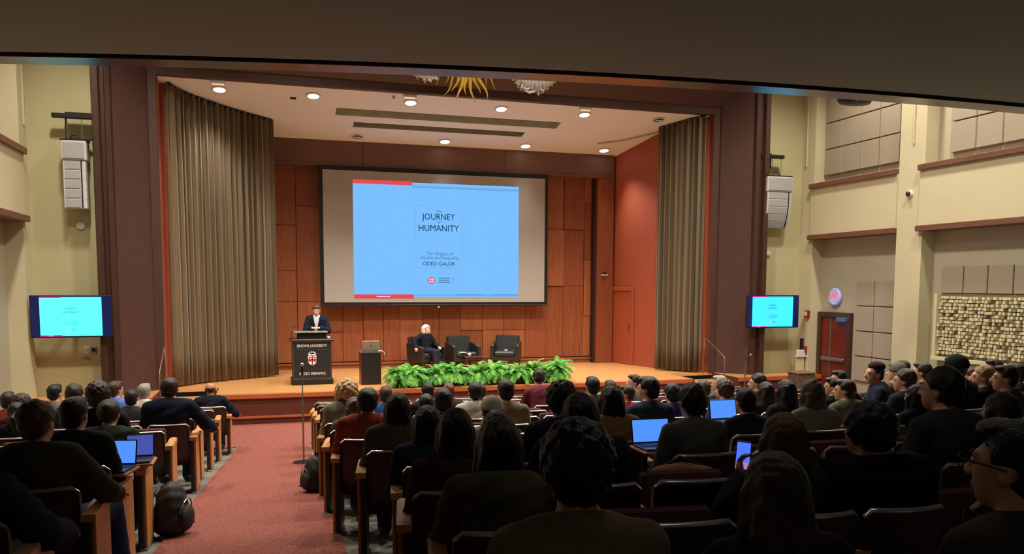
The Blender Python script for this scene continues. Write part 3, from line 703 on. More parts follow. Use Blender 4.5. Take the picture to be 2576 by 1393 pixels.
for sx in (-1, 1):
    for sy in (-1, 1): g = G(); g.box(sx*.19-.018, sx*.19+.018, sy*.16-.018, sy*.16+.018, 0, tt-.03); g.obj('leg', m_dwood, t)
tx = thing('small_clock', 'small white round item on the dark side table', 'cup', (p.x-.06, p.y, tt)); g = G(); g.lathe([(.03, 0), (.04, .02), (.04, .06), (.03, .08), (.001, .08)], 14); g.obj('body', m_white, tx, smooth=True)
def onchair(o, lx_, ly_, lz): 
    a = o.rotation_euler.z; return (o.location.x+lx_*math.cos(a)-ly_*math.sin(a), o.location.y+lx_*math.sin(a)+ly_*math.cos(a), lz)
t = thing('paper_sheet', 'white paper on the seat of the middle armchair', 'paper', onchair(ch2, -.1, -.24, .421)); g = G(); g.box(-.07, .07, -.09, .09, 0, .006); g.obj('sheet', m_white, t)
t = thing('lapel_microphone', 'small white microphone pack on the seat of the rightmost armchair', 'microphone', onchair(ch3, .0, -.02, .421)); g = G(); g.box(-.04, .04, -.03, .03, 0, .03, b=.006); g.obj('pack', m_white, t); g = G(); g.tube([(.03, 0, .02), (.09, 0, .01), (.12, -.04, .005)], .005, 6); g.obj('lead', m_black, t)

# ferns along the stage edge
def fern_mesh(seed):
    rr = random.Random(seed); g = G()
    for k in range(105):
        an = rr.uniform(0, 2*math.pi); L = rr.uniform(.28, .46); el = rr.uniform(.15, 1.35); dr = Vector((math.cos(an), math.sin(an), 0))
        pts = []; n = 9
        p = Vector((0, 0, .2))+dr*.03; v = dr*math.cos(el)+Vector((0, 0, math.sin(el)))
        for i in range(n):
            pts.append(p.copy()); p = p+v*L/n; v = (v+Vector((0, 0, -.26))).normalized()
        mi = 0 if rr.random() < .55 else 1
        sd = Vector((-dr.y, dr.x, 0))
        for i in range(1, n):
            for h in (0, .5):
                if i == n-1 and h: continue
                q = pts[i].lerp(pts[min(i+1, n-1)], h); t = (pts[min(i+1, n-1)]-pts[i-1]).normalized(); u = i/n+h/n; ln = .052*math.sin(math.pi*(.12+.84*u))+.008
                for s_ in (-1, 1):
                    e = q+sd*s_*ln+t*.014+Vector((0, 0, -.008+rr.uniform(-.01, .006)))
                    g.add([q-t*.007, q+t*.007, e+t*.003, e-t*.003], [(0, 1, 2, 3)], mi)
        g.tube(pts, .0025, 3, mi, cap=False)
    return g.mesh('fronds', [m_leaf, m_leaf2])
FM = [fern_mesh(s) for s in (1, 2, 3, 4)]
gp = G(); gp.lathe([(.1, 0), (.13, .02), (.15, .2), (.16, .21), (.14, .21), (.12, .17), (.001, .17)], 18); PM = gp.mesh('pot', m_pot)
ORD = ['first', 'second', 'third', 'fourth', 'fifth', 'sixth', 'seventh', 'eighth', 'ninth', 'tenth', 'eleventh', 'twelfth', 'thirteenth', 'fourteenth', 'fifteenth', 'sixteenth', 'seventeenth', 'eighteenth']
fx0, fx1 = 2.5, 6.0; nf = 13
for i in range(nf):
    x = fx0+(fx1-fx0)*i/(nf-1); y = 16.36+.04*((i*7) % 3)
    lab = 'bushy green potted fern on the stage edge, ' + ('leftmost of the row' if i == 0 else 'rightmost of the row' if i == nf-1 else ORD[i]+' from the left' if i < 6 else ORD[nf-1-i]+' from the right')
    t = thing('potted_fern', lab, 'fern', (x, y, 0), i*1.3, 'potted ferns along the stage edge')
    link('pot', PM, t)
    f = link('fronds', FM[i % 4], t); s_ = .95+.12*math.sin(i*2.1)+(.15 if i == nf-1 else 0); f.scale = (s_, s_, s_*1.05)

# gilded sun and silver carvings hanging at the top of the frame
ey = 16.42
t = thing('sun_emblem', 'gilded sunburst of wavy rays hanging at the top centre of the stage frame', 'emblem', at(1172, 120, Y=ey))
o0 = t.location
for k in range(25):
    a = R(-90+(k-12)*8.2); L = .56+(.16 if k % 2 else 0)+(.08 if abs(k-12) < 4 else 0)
    d = Vector((math.cos(a), 0, math.sin(a))); s_ = Vector((-d.z, 0, d.x)); pts = []; rs = []
    for i in range(12):
        u = i/11; pts.append(d*(.3+L*u)+s_*.05*math.sin(u*7+k)*(u)+Vector((0, -.03*math.sin(u*3), 0))); rs.append(.068*(1-u)**.8+.003)
    g = G(); g.tube(pts, rs, 6, flat=.6); g.obj('ray', m_gold, t, smooth=True)
g = G(); g.lathe([(.36, 0), (.36, .04), (.3, .08), (.001, .1)], 28, M=MY); g.obj('disc', m_gold, t, smooth=True)
def carving(lab, x0, x1, yt, yb_, seed, mirror=1):
    rr = random.Random(seed); a, b = at(x0, yt, Y=ey), at(x1, yt, Y=ey); zl = at((x0+x1)/2, yb_, Y=ey).z; w = b.x-a.x
    t = thing('silver_carving', lab, 'carving', ((a.x+b.x)/2, ey, a.z))
    h = a.z-zl; g = G()
    for k in range(260):
        u = rr.uniform(-.5, .5); dep = math.cos(u*math.pi)**.6*h*(1 if mirror*u < .25 else .9); z = rr.uniform(-dep, .35)
        r = rr.uniform(.018, .042); M = Matrix.Translation((u*w, rr.uniform(-.1, .03), z)) @ Matrix.Rotation(rr.uniform(0, 6.3), 4, 'Y') @ Matrix.Rotation(rr.uniform(-.7, .7), 4, 'X') @ Matrix.Diagonal((.7, .3, 1.7, 1)); g.lathe([(.001, -r), (r*.75, -r*.7), (r, 0), (r*.6, r*.7), (.001, r*1.2)], 8, M=M)
    g.obj('foliage', m_silver, t, smooth=True)
    g = G()
    for k in range(12):
        u = -.48+.96*k/11; z = -math.cos(u*math.pi)**.7*h
        g.tube([(u*w, -.05, .3), (u*w*1.02, -.09, z*.3), (u*w+.03*math.sin(k), -.06, z*.75)], [.05, .05, .03], 7)
    g.obj('leaf_scroll', m_silver, t, smooth=True)
carving('silver white carved foliage right of the gilded sunburst', 1293, 1392, 196, 238, 3)
carving('small silver carved foliage left of the gilded sunburst', 1040, 1105, 182, 206, 4, -1)

# microphones and rails
def micstand(lab, pbx, pby, zb, ytop, Y=None, boom=False):
    p = at(pbx, pby, Y=Y) if Y else at(pbx, pby, Z=zb)
    zt = at(pbx+5, ytop, Y=p.y).z-zb
    t = thing('microphone_stand', lab, 'microphone stand', (p.x, p.y, zb))
    g = G(); g.lathe([(.15, 0), (.15, .012), (.03, .03), (.001, .03)], 24); g.obj('base', m_black, t)
    g = G(); g.tube([(0, 0, .02), (0, 0, zt*.6)], .012, 8); g.tube([(0, 0, zt*.58), (0, 0, zt*.63)], .019, 8); g.obj('lower_pole', m_grey, t)
    g = G(); top = (0, 0, zt-.14); g.tube([(0, 0, zt*.6), top], .008, 8); g.obj('upper_pole', m_grey, t)
    g = G()
    if boom: g.tube([(-.13, 0, zt-.24), (.0, 0, zt-.12), (.1, -.02, zt-.03)], .014, 8)
    else: g.tube([(0, 0, zt-.14), (0, 0, zt-.03)], .016, 8)
    m_ = g.obj('microphone', m_black, t)
    c = (.12, -.02, zt-.02) if boom else (0, 0, zt)
    g = G(); g.lathe([(.001, -.03), (.022, -.02), (.03, 0), (.022, .02), (.001, .03)], 14, c); g.obj('grille', m_chrome, m_, smooth=True)
    return t
zz = zf(12.9); micstand('microphone on a thin straight stand in the carpeted aisle', 764, 1150, zf(11.6)+.013, 917, Y=11.6)
micstand('microphone on an angled stand at the right side of the stage', 1873, 975, ZF+.0, 890, Y=15.6, boom=True)
def rail(lab, x, y, sx):
    t = thing('handrail', lab, 'handrail', (x, y, 0))
    g = G(); g.tube([(0, .6, .0), (0, .6, .82), (0, .55, .86), (sx*.0, -.3, .47), (0, -.33, .44), (0, -.33, -.58)], .013, 8); g.obj('rail', mat('copper_rail', (150, 112, 98), .35, metal=.6), t, smooth=True)
rail('slanted handrail at the left stage steps', -1.93, 16.5, 1); rail('slanted handrail at the right stage steps', 9.98, 16.5, 1)
# ================================================================ bodies: smooth implicit surfaces turned into one mesh each
def V(*a): return np.array(a, float)
class Field:
    def __init__(s): s.p = []
    def cap(s, a, b, r1, r2=None, k=.02): s.p.append(('c', np.array(a, float), np.array(b, float), r1, r1 if r2 is None else r2, k)); return s
    def ell(s, c, r, k=.02, M=None): s.p.append(('e', np.array(c, float), np.array(r, float), M, None, k)); return s
    def sub(s, c, r, k=.01, M=None): s.p.append(('s', np.array(c, float), np.array(r, float), M, None, k)); return s
    def cut(s, fn): s.p.append(('f', fn, None, None, None, 0)); return s
    def disp(s, fn): s.p.append(('d', fn, None, None, None, 0)); return s
    def build(s, h, grow=0.):
        lo = np.full(3, 1e9); hi = -lo
        for t in s.p:
            if t[0] == 'c':
                r = max(t[3], t[4])+.02+grow; lo = np.minimum(lo, np.minimum(t[1], t[2])-r); hi = np.maximum(hi, np.maximum(t[1], t[2])+r)
            elif t[0] == 'e': r = (max(t[2]) if t[3] is not None else t[2])+.02+grow; lo = np.minimum(lo, t[1]-r); hi = np.maximum(hi, t[1]+r)
        lo -= 2*h; n = np.ceil((hi-lo)/h).astype(int)+3
        ax = [lo[i]+h*np.arange(n[i]) for i in range(3)]
        D = np.full(n, 1., np.float32)
        for t in s.p:
            if t[0] in 'fd':
                X, Y, Z = np.meshgrid(*ax, indexing='ij', sparse=True)
                D = np.maximum(D, t[1](X, Y, Z)).astype(np.float32) if t[0] == 'f' else (D+t[1](X, Y, Z)).astype(np.float32); continue
            if t[0] == 'c': r = max(t[3], t[4]); a = np.minimum(t[1], t[2])-r; b = np.maximum(t[1], t[2])+r
            else: r = max(t[2]) if t[3] is not None else t[2]; a = t[1]-r; b = t[1]+r
            mg = t[5]+grow+3*h+.02
            i0 = np.maximum(0, ((a-mg-lo)/h).astype(int)); i1 = np.minimum(n, ((b+mg-lo)/h).astype(int)+2)
            if (i1 <= i0).any(): continue
            sl = tuple(slice(i0[i], i1[i]) for i in range(3)); X, Y, Z = [ax[i][sl[i]].reshape([-1 if j == i else 1 for j in range(3)]) for i in range(3)]
            if t[0] == 'c':
                A, B = t[1], t[2]; ba = B-A; L2 = max(ba@ba, 1e-9)
                u = np.clip(((X-A[0])*ba[0]+(Y-A[1])*ba[1]+(Z-A[2])*ba[2])/L2, 0, 1)
                d = np.sqrt((X-A[0]-ba[0]*u)**2+(Y-A[1]-ba[1]*u)**2+(Z-A[2]-ba[2]*u)**2)-(t[3]+(t[4]-t[3])*u)
            else:
                x, y, z = X-t[1][0], Y-t[1][1], Z-t[1][2]; M = t[3]
                if M is not None: x, y, z = M[0][0]*x+M[1][0]*y+M[2][0]*z, M[0][1]*x+M[1][1]*y+M[2][1]*z, M[0][2]*x+M[1][2]*y+M[2][2]*z
                rr_ = t[2]; k0 = np.sqrt((x/rr_[0])**2+(y/rr_[1])**2+(z/rr_[2])**2); k1 = np.sqrt((x/rr_[0]**2)**2+(y/rr_[1]**2)**2+(z/rr_[2]**2)**2)
                d = k0*(k0-1)/np.maximum(k1, 1e-6)
            cur = D[sl]; k = t[5]
            if t[0] == 's':
                hh = np.maximum(k-np.abs(cur+d), 0)/k; D[sl] = np.maximum(cur, -d)+hh*hh*k/4
            else:
                hh = np.maximum(k-np.abs(cur-d), 0)/k; D[sl] = np.minimum(cur, d)-hh*hh*k/4
        D = D-grow
        S = D < 0; n0, n1, n2 = D.shape
        c = S[:-1, :-1, :-1].astype(np.int8)
        for dx in (0, 1):
            for dy in (0, 1):
                for dz in (0, 1):
                    if dx+dy+dz: c = c+S[dx:n0-1+dx, dy:n1-1+dy, dz:n2-1+dz]
        I = np.argwhere((c > 0) & (c < 8)); idx = -np.ones((n0-1, n1-1, n2-1), np.int64); idx[tuple(I.T)] = np.arange(len(I))
        acc = np.zeros((len(I), 3)); cnt = np.zeros(len(I))
        cor = [(0, 0, 0), (1, 0, 0), (0, 1, 0), (1, 1, 0), (0, 0, 1), (1, 0, 1), (0, 1, 1), (1, 1, 1)]
        val = [D[I[:, 0]+a, I[:, 1]+b, I[:, 2]+c_] for a, b, c_ in cor]
        for a, b in ((0, 1), (2, 3), (4, 5), (6, 7), (0, 2), (1, 3), (4, 6), (5, 7), (0, 4), (1, 5), (2, 6), (3, 7)):
            m_ = (val[a] < 0) != (val[b] < 0); u = np.where(m_, val[a]/np.where(m_, val[a]-val[b], 1), 0)[:, None]
            p = np.array(cor[a])+(np.array(cor[b])-np.array(cor[a]))*u; acc += p*m_[:, None]; cnt += m_
        P = (I+acc/cnt[:, None])*h+lo
        Q = []
        for ax_ in range(3):
            sh0 = [slice(1, -1)]*3; sh0[ax_] = slice(0, -1); sh1 = list(sh0); sh1[ax_] = slice(1, None)
            A = S[tuple(sh0)]; B = S[tuple(sh1)]; E = np.argwhere(A != B); fl = A[tuple(E.T)]
            off = np.ones(3, int); off[ax_] = 0; E = E+off
            o1, o2 = [(1, 2), (2, 0), (0, 1)][ax_]
            def ix(d1, d2): e = E.copy(); e[:, o1] -= d1; e[:, o2] -= d2; return idx[tuple(e.T)]
            q = np.stack([ix(1, 1), ix(0, 1), ix(0, 0), ix(1, 0)], 1); q[~fl] = q[~fl][:, ::-1]; Q.append(q)
        Q = np.concatenate(Q); Q = Q[(Q >= 0).all(1)]
        return P, Q
def npmesh(name, P, Q, mats):
    me = bpy.data.meshes.new(name); me.vertices.add(len(P)); me.vertices.foreach_set('co', P.astype(np.float32).ravel())
    me.loops.add(Q.size); me.loops.foreach_set('vertex_index', Q.astype(np.int32).ravel())
    me.polygons.add(len(Q)); me.polygons.foreach_set('loop_start', np.arange(0, Q.size, 4, dtype=np.int32)); me.polygons.foreach_set('loop_total', np.full(len(Q), 4, np.int32))
    me.update(calc_edges=True); me.polygons.foreach_set('use_smooth', [True]*len(Q)); me.validate()
    for m_ in (mats if isinstance(mats, (list, tuple)) else [mats]): me.materials.append(m_)
    return me
def fmesh(F_, h, name, m_, grow=0.): P, Q = F_.build(h, grow); return npmesh(name, P, Q, m_)

HC = V(0, .0, 1.155)                       # head centre of a seated figure
# poses: joints in a frame with +y ahead, z up from the floor
def joints(pose):
    J = dict(pel=V(0, -.02, .55), bel=V(0, -.04, .7), che=V(0, -.06, .88), nb=V(0, -.045, 1.0), hc=HC.copy())
    for s, n in ((-1, 'l'), (1, 'r')):
        J['hip'+n] = V(s*.09, 0, .54); J['kne'+n] = V(s*.12, .45, .52); J['ank'+n] = V(s*.12, .42, .09); J['toe'+n] = V(s*.13, .57, .045)
        J['sh'+n] = V(s*.175, -.06, .965); J['elb'+n] = V(s*.235, -.01, .70); J['wri'+n] = V(s*.12, .22, .655)
        J['hd'+n] = V(-s*.55, .8, -.1); J['pn'+n] = V(0, 0, -1)      # hand direction, palm normal
    def lean(dy, dz=0, dx=0):
        for k in J:
            if k[:2] in ('be', 'ch', 'nb', 'hc', 'sh', 'el', 'wr'): t = max(0, (J[k][2]-.55)/.6) if k[:2] not in ('el', 'wr') else .6; J[k] = J[k]+V(dx*t, dy*t, dz*t)
    if pose == 'lean': lean(.2, -.07); J['elbl'] = V(-.24, .22, .66); J['elbr'] = V(.24, .22, .66); J['wril'] = V(-.08, .38, .62); J['wrir'] = V(.08, .38, .62)
    if pose == 'chin': J['elbr'] = V(.22, .12, .68); J['wrir'] = V(.1, .16, .9); J['hdr'] = V(-.4, .05, .9); J['pnr'] = V(0, -1, 0)
    if pose == 'chinl': J['elbl'] = V(-.22, .12, .68); J['wril'] = V(-.1, .16, .9); J['hdl'] = V(.4, .05, .9); J['pnl'] = V(0, -1, 0)
    if pose == 'fold':
        J['elbl'] = V(-.25, .06, .72); J['elbr'] = V(.25, .06, .72); J['wril'] = V(.04, .16, .75); J['wrir'] = V(-.04, .18, .71); J['hdl'] = V(1, -.1, 0); J['hdr'] = V(-1, -.1, 0)
    if pose == 'phone': J['elbl'] = V(-.22, .14, .76); J['wril'] = V(-.02, .36, .9); J['hdl'] = V(.1, .25, .95); J['pnl'] = V(.75, -.6, 0)
    if pose == 'knee': J['knel'] = V(-.14, .38, .78); J['ankl'] = V(-.14, .56, .42); J['toel'] = V(-.14, .7, .45); J['elbr'] = V(.22, .1, .7); J['wrir'] = V(.08, .2, .88); J['hdr'] = V(-.35, .1, .9)
    if pose == 'wide': J['elbr'] = V(.33, .02, .74); J['wrir'] = V(.37, .24, .66); J['hdr'] = V(0, 1, -.2)
    if pose == 'widek': J['elbr'] = V(.33, .02, .74); J['wrir'] = V(.34, .26, .66); J['hdr'] = V(0, 1, -.2); J['kner'] = V(.27, .47, .52); J['ankr'] = V(.3, .62, .09); J['toer'] = V(.33, .77, .045)
    if pose == 'widel': J['elbl'] = V(-.33, .02, .74); J['wril'] = V(-.37, .24, .66); J['hdl'] = V(0, 1, -.2)
    if pose == 'arm_over':      # one arm along the chair arm, the other hand on the far arm
        J['elbr'] = V(.42, -.03, .84); J['wrir'] = V(.47, .17, .68); J['hdr'] = V(0, .35, -.9); J['elbl'] = V(-.3, .02, .72); J['wril'] = V(-.26, .25, .66); J['hdl'] = V(.3, .9, -.2)
        J['knel'] = V(-.06, .45, .54); J['kner'] = V(.05, .47, .56); J['ankl'] = V(-.08, .42, .09); J['ankr'] = V(.0, .46, .1)
    if pose == 'stand':
        for k in J:
            if k[:3] not in ('kne', 'ank', 'toe'): J[k] = J[k]+V(0, 0, .42)
        for s, n in ((-1, 'l'), (1, 'r')):
            J['hip'+n] = V(s*.09, 0, .93); J['kne'+n] = V(s*.1, .01, .5); J['ank'+n] = V(s*.11, -.02, .09); J['toe'+n] = V(s*.12, .13, .04)
            J['wri'+n] = V(s*.09, .3, 1.2); J['elb'+n] = V(s*.25, .06, 1.12); J['hd'+n] = V(-s*.8, .5, .1)
        for k in ('bel', 'che', 'nb', 'hc', 'shl', 'shr'): J[k] = J[k]+V(0, .05, 0)
    return J
def rotz(a): c, s = math.cos(a), math.sin(a); return np.array([[c, -s, 0], [s, c, 0], [0, 0, 1]])
def rotx(a): c, s = math.cos(a), math.sin(a); return np.array([[1, 0, 0], [0, c, -s], [0, s, c]])
def head_prims(F_, c, M, fem=False):
    def w(*p): return c+M@V(*p)
    F_.ell(w(0, -.015, .03), (.076, .094, .09), .02, M); F_.ell(w(0, .03, -.03), (.06, .07, .085), .03, M); F_.ell(w(0, .065, -.088), (.028, .026, .022), .03, M)
    F_.cap(w(-.034, .082, .026), w(.034, .082, .026), .011, .011, .02)
    F_.sub(w(-.032, .107, .008), (.019, .016, .012), .012, M).sub(w(.032, .107, .008), (.019, .016, .012), .012, M)
    F_.cap(w(0, .096, .012), w(0, .116, -.026), .008, .0145, .012); F_.cap(w(-.014, .105, -.03), w(.014, .105, -.03), .008, .008, .008)
    F_.cap(w(-.02, .092, -.057), w(.02, .092, -.057), .009, .009, .008)
    for s in (-1, 1): F_.ell(w(s*.077, -.012, -.005), (.010, .02, .033), .008, M); F_.sub(w(s*.088, -.005, .0), (.008, .01, .018), .006, M)
def hand_prims(F_, wr, d, pn, s, curl=.5):
    d = d/np.linalg.norm(d); pn = pn-d*(pn@d); pn /= np.linalg.norm(pn); sd = np.cross(d, pn)*s
    pc = wr+d*.05; M = np.stack([sd, d, pn], 1); F_.ell(pc, (.04, .05, .017), .02, M)
    for i, (o, L, r) in enumerate(((-.03, .066, .0082), (-.01, .076, .0086), (.011, .072, .0084), (.03, .056, .0075))):
        a = pc+sd*o*.9+d*.035; c1 = R(25+30*curl); c2 = R(55+60*curl)
        b = a+(d*math.cos(c1)+pn*math.sin(c1))*L*.5+sd*o*.15; e = b+(d*math.cos(c2)+pn*math.sin(c2))*L*.5
        F_.cap(a, b, r+.001, r, .006); F_.cap(b, e, r, r*.8, .003)
    a = pc-sd*.03-d*.02; b = a-sd*.03+d*.025+pn*.01; e = b+d*.03+sd*.006+pn*.012
    F_.cap(a, b, .0125, .0105, .012); F_.cap(b, e, .0105, .008, .004)
def limb_prims(F_, J, arms=True, legs=True, torso=True, g=0., hands=True, wristcut=1., fem=0.):
    if torso:
        F_.ell(J['pel'], (.165+g, .115+g, .12+g), .05); F_.ell(J['bel'], (.15+g-.01*fem, .105+g, .16+g), .05); F_.ell(J['che'], (.165+g-.008*fem, .11+g+.012*fem, .165+g), .05)
        F_.cap(J['shl']*.8+J['shr']*.2, J['shr']*.8+J['shl']*.2, .06+g, .06+g, .05); F_.ell((J['shl']+J['shr'])/2+V(0, .0, .015), (.13+g, .065+g, .065+g), .04)
    for s, n in ((-1, 'l'), (1, 'r')):
        if arms:
            w = J['elb'+n]+(J['wri'+n]-J['elb'+n])*wristcut
            F_.cap(J['sh'+n], J['elb'+n], .052+g, .042+g, .03); F_.cap(J['elb'+n], w, .042+g, .029+g*1.1, .02)
            if hands: hand_prims(F_, J['wri'+n], J['hd'+n], J['pn'+n], s)
        if legs:
            F_.cap(J['hip'+n], J['kne'+n], .082+g, .058+g, .04); F_.cap(J['kne'+n], J['ank'+n], .056+g, .038+g, .02)
CACHE = {}
def cached(key, fn):
    if key not in CACHE: CACHE[key] = fn()
    return CACHE[key]
def body_mesh(pose, yaw, pitch, h):
    def f():
        J = joints(pose); F_ = Field(); limb_prims(F_, J)
        F_.cap(J['nb']+V(0, -.0, -.02), J['hc']+V(0, -.02, -.06), .058, .05, .03)
        head_prims(F_, J['hc'], rotz(R(yaw))@rotx(R(pitch)))
        for n in 'lr': F_.cap(J['ank'+n]+V(0, -.03, -.04), J['toe'+n], .036, .028, .02)
        return fmesh(F_, h, 'body', MATS['skin_a'])
    return cached(('b', pose, yaw, pitch, h), f)
def top_mesh(pose, kind, h):
    def f():
        J = joints(pose); F_ = Field(); g = {'shirt': .012, 'jacket': .024, 'puffer': .045, 'tee': .012}[kind]
        limb_prims(F_, J, legs=False, g=g, hands=False, wristcut=.3 if kind == 'tee' else .93)
        if kind == 'tee': F_.p = [t for t in F_.p]
        F_.cap(J['nb']+V(0, -.01, -.03), J['nb']+V(0, -.012, .035 if kind != 'tee' else .01), .066+g*.4, .06+g*.4, .03)
        fq = {'shirt': (38, .003), 'jacket': (26, .0055), 'puffer': (0, 0), 'tee': (34, .002)}[kind]
        if kind == 'puffer': F_.disp(lambda X, Y, Z: .008*np.abs(np.sin(Z*42))-.006+0*X*Y)
        else: F_.disp(lambda X, Y, Z: fq[1]*np.sin(X*fq[0]+3*np.sin(Z*17))*np.sin(Z*fq[0]*.7+2*np.sin(Y*19)))
        zc_ = J['nb'][2]; yn_ = J['nb'][1]; F_.cut(lambda X, Y, Z: (Z-(zc_+.055)+.25*(Y-yn_))+0*X)
        F_.cut(lambda X, Y, Z: (J['pel'][2]-.07-Z)+0*X+0*Y)
        return fmesh(F_, h, kind, m_dark)
    return cached(('t', pose, kind, h), f)
def trouser_mesh(pose, h):
    def f():
        J = joints(pose); F_ = Field(); g = .012
        F_.ell(J['pel'], (.17+g, .12+g, .12+g), .05)
        for n in 'lr': F_.cap(J['hip'+n], J['kne'+n], .088+g, .064+g, .04); F_.cap(J['kne'+n], J['ank'+n], .062+g, .05+g, .02)
        F_.disp(lambda X, Y, Z: .003*np.sin(X*40+Z*30)*np.sin(Y*34))
        z1 = J['pel'][2]+.09; F_.cut(lambda X, Y, Z: Z-z1+0*X+0*Y)
        return fmesh(F_, h, 'trousers', m_dark)
    return cached(('l', pose, h), f)
def shoe_mesh(pose, n):
    def f():
        J = joints(pose); F_ = Field()
        if 1:
            F_.cap(J['ank'+n]+V(0, -.035, -.035), J['toe'+n]+V(0, .0, .0), .046, .038, .03); F_.cap(J['ank'+n]+V(0, -.01, .0), J['ank'+n]+V(0, 0, -.03), .05, .045, .02)
        F_.cut(lambda X, Y, Z: .004-Z+0*X+0*Y)
        return fmesh(F_, .012, 'shoe', m_black)
    return cached(('sh', pose, n), f)
def streak(a, f1, f2): return lambda X, Y, Z: a*np.sin(X*f1+4*np.sin(Z*9))*np.cos(Y*f1*.8+3*np.sin(Z*7+1))+a*.5*np.sin((X+Y)*f2+Z*12)
def clump(a, f1): return lambda X, Y, Z: a*(np.sin(X*f1)*np.sin(Y*f1*1.1+1)*np.sin(Z*f1*.9+2)+.6*np.sin(X*f1*2.1+Z*30)*np.sin(Y*f1*1.9)*np.sin(Z*f1*2.2))
def hair_mesh(kind, h):
    def f():
        F_ = Field(); face = (.035, .05); low = -.08
        base = {'short': (.087, .104, .1), 'crop': (.082, .1, .095), 'curly': (.1, .115, .112), 'messy': (.094, .11, .108), 'bald': (.081, .099, .094)}.get(kind, (.092, .108, .103))
        F_.ell((0, -.02, .032), base, .02)
        if kind in ('short', 'crop', 'messy', 'curly'): F_.ell((0, -.06, -.035), (.07, .045, .05), .03)
        if kind == 'short': F_.ell((0, .05, .095), (.06, .045, .03), .02)
        if kind in ('long', 'wavy', 'longhi', 'verylong'):
            L = {'longhi': -.3, 'verylong': -.5}.get(kind, -.36)
            if kind == 'verylong': F_.ell((0, -.1, -.3), (.15, .06, .24), .06)
            F_.ell((0, -.085, -.12), (.105, .05, .2), .05); F_.ell((0, -.09, L+.08), (.12, .045, .16), .05)
            for s in (-1, 1): F_.cap((s*.078, -.01, 0), (s*.095, -.02, -.2), .03, .03, .03); F_.cap((s*.095, -.02, -.2), (s*.1, -.04, L), .03, .02, .03)
            low = -9
        if kind == 'bob':
            F_.ell((0, -.06, -.07), (.1, .06, .12), .04)
            for s in (-1, 1): F_.cap((s*.078, 0, 0), (s*.085, 0, -.14), .03, .028, .03)
            low = -.19
        if kind == 'fluffy':
            F_.ell((0, -.025, .02), (.112, .12, .118), .03)
            for k in range(60):
                z = 1-1.7*k/60; r = math.sqrt(max(0, 1-z*z)); a = k*2.4
                F_.ell((math.cos(a)*r*.11, math.sin(a)*r*.115-.03, z*.115+.015), (.026, .026, .026), .015)
            for s in (-1, 1): F_.ell((s*.09, -.02, -.06), (.045, .06, .07), .03)
            low = -.17; face = (.045, .065)
        if kind == 'bun': F_.ell((0, -.12, .07), (.045, .045, .045), .02); low = -.09
        if kind == 'pony':
            F_.cap((0, -.1, .03), (0, -.16, -.04), .028, .035, .02); F_.cap((0, -.16, -.04), (0, -.15, -.24), .038, .02, .02); low = -9
        am = {'curly': (.008, 85), 'fluffy': (.006, 70), 'messy': (.006, 55), 'wavy': None}.get(kind)
        if kind == 'wavy': F_.disp(lambda X, Y, Z: .006*np.sin(X*45+3*np.sin(Z*28))*np.cos(Y*40+Z*20))
        elif am: F_.disp(clump(*am))
        elif kind in ('short', 'crop', 'bun', 'pony', 'bald'): F_.disp(clump(.0032, 62))
        else: F_.disp(streak(.0035, 95, 170))
        y0, z0 = face
        F_.cut(lambda X, Y, Z: np.minimum(Y-(y0-.012+.2*np.maximum(0, Z)), z0+.028-7*X*X-Z))
        if kind in ('short', 'crop', 'messy', 'bald', 'bun', 'pony'): F_.cut(lambda X, Y, Z: np.minimum(np.minimum(np.abs(X)-.062, .012-Z), Y+.045+0*Z))
        if kind == 'bald': F_.cut(lambda X, Y, Z: Z-.035+.5*np.maximum(0, Y+.03)+0*X)
        if low > -5: F_.cut(lambda X, Y, Z: low-Z+0*X+0*Y)
        return fmesh(F_, h, 'hair', m_dark)
    return cached(('h', kind, h), f)
def hat_mesh(kind):
    def f():
        F_ = Field()
        if kind == 'cap':
            F_.ell((0, -.02, .045), (.097, .115, .1), .02); F_.cut(lambda X, Y, Z: .03-Z+0*X+0*Y); F_.ell((0, .13, .045), (.07, .08, .009), .015)
            F_.ell((0, -.02, .145), (.008, .008, .006), .005)
        if kind == 'beanie':
            F_.ell((0, -.02, .05), (.1, .117, .105), .02); F_.ell((0, -.02, .04), (.103, .12, .022), .008); F_.cut(lambda X, Y, Z: .018-Z+0*X+0*Y)
        if kind == 'beaniesm': F_.ell((0, -.03, .09), (.085, .1, .06), .02); F_.cut(lambda X, Y, Z: .06-Z+0*X+0*Y)
        return fmesh(F_, .007, kind, m_dark)
    return cached(('hat', kind), f)
def hood_mesh(fur=False):
    def f():
        F_ = Field(); n = 14
        for k in range(n+1):
            a = R(-35+250*k/n); a2 = R(-35+250*(k+1)/n)
            p = lambda t: V(math.cos(t)*.1, -.05-math.sin(t)*.075, 1.005-.04*max(0, math.sin(t)))
            F_.cap(p(a), p(a2), .036+.016*max(0, math.sin(a)), .036, .02)
        if fur: F_.disp(clump(.012, 110))
        return fmesh(F_, .011, 'hood', m_dark)
    return cached(('hood', fur), f)
def collar_mesh():
    def f():
        F_ = Field(); n = 16
        for k in range(n):
            a, b = [R(-40+260*q/n) for q in (k, k+1)]
            p = lambda t, z: V(math.cos(t)*(.072+.012*(z < 1)), -.05-math.sin(t)*.068, z-.012*(1-max(0, math.sin(t))))
            F_.cap(p(a, 1.03), p(b, 1.03), .011, .011, .01); F_.cap(p(a, 1.055), p(b, 1.055), .008, .008, .02); F_.cap(p(a, .998), p(b, .998), .014, .014, .02)
        return fmesh(F_, .008, 'collar', m_dark)
    return cached(('collar',), f)
SKIN = {'a': (214, 160, 132), 'b': (186, 128, 98), 'c': (120, 78, 58), 'd': (226, 180, 156)}
for k, c in SKIN.items(): mat('skin_'+k, c, .55, var=.05, vscale=14)
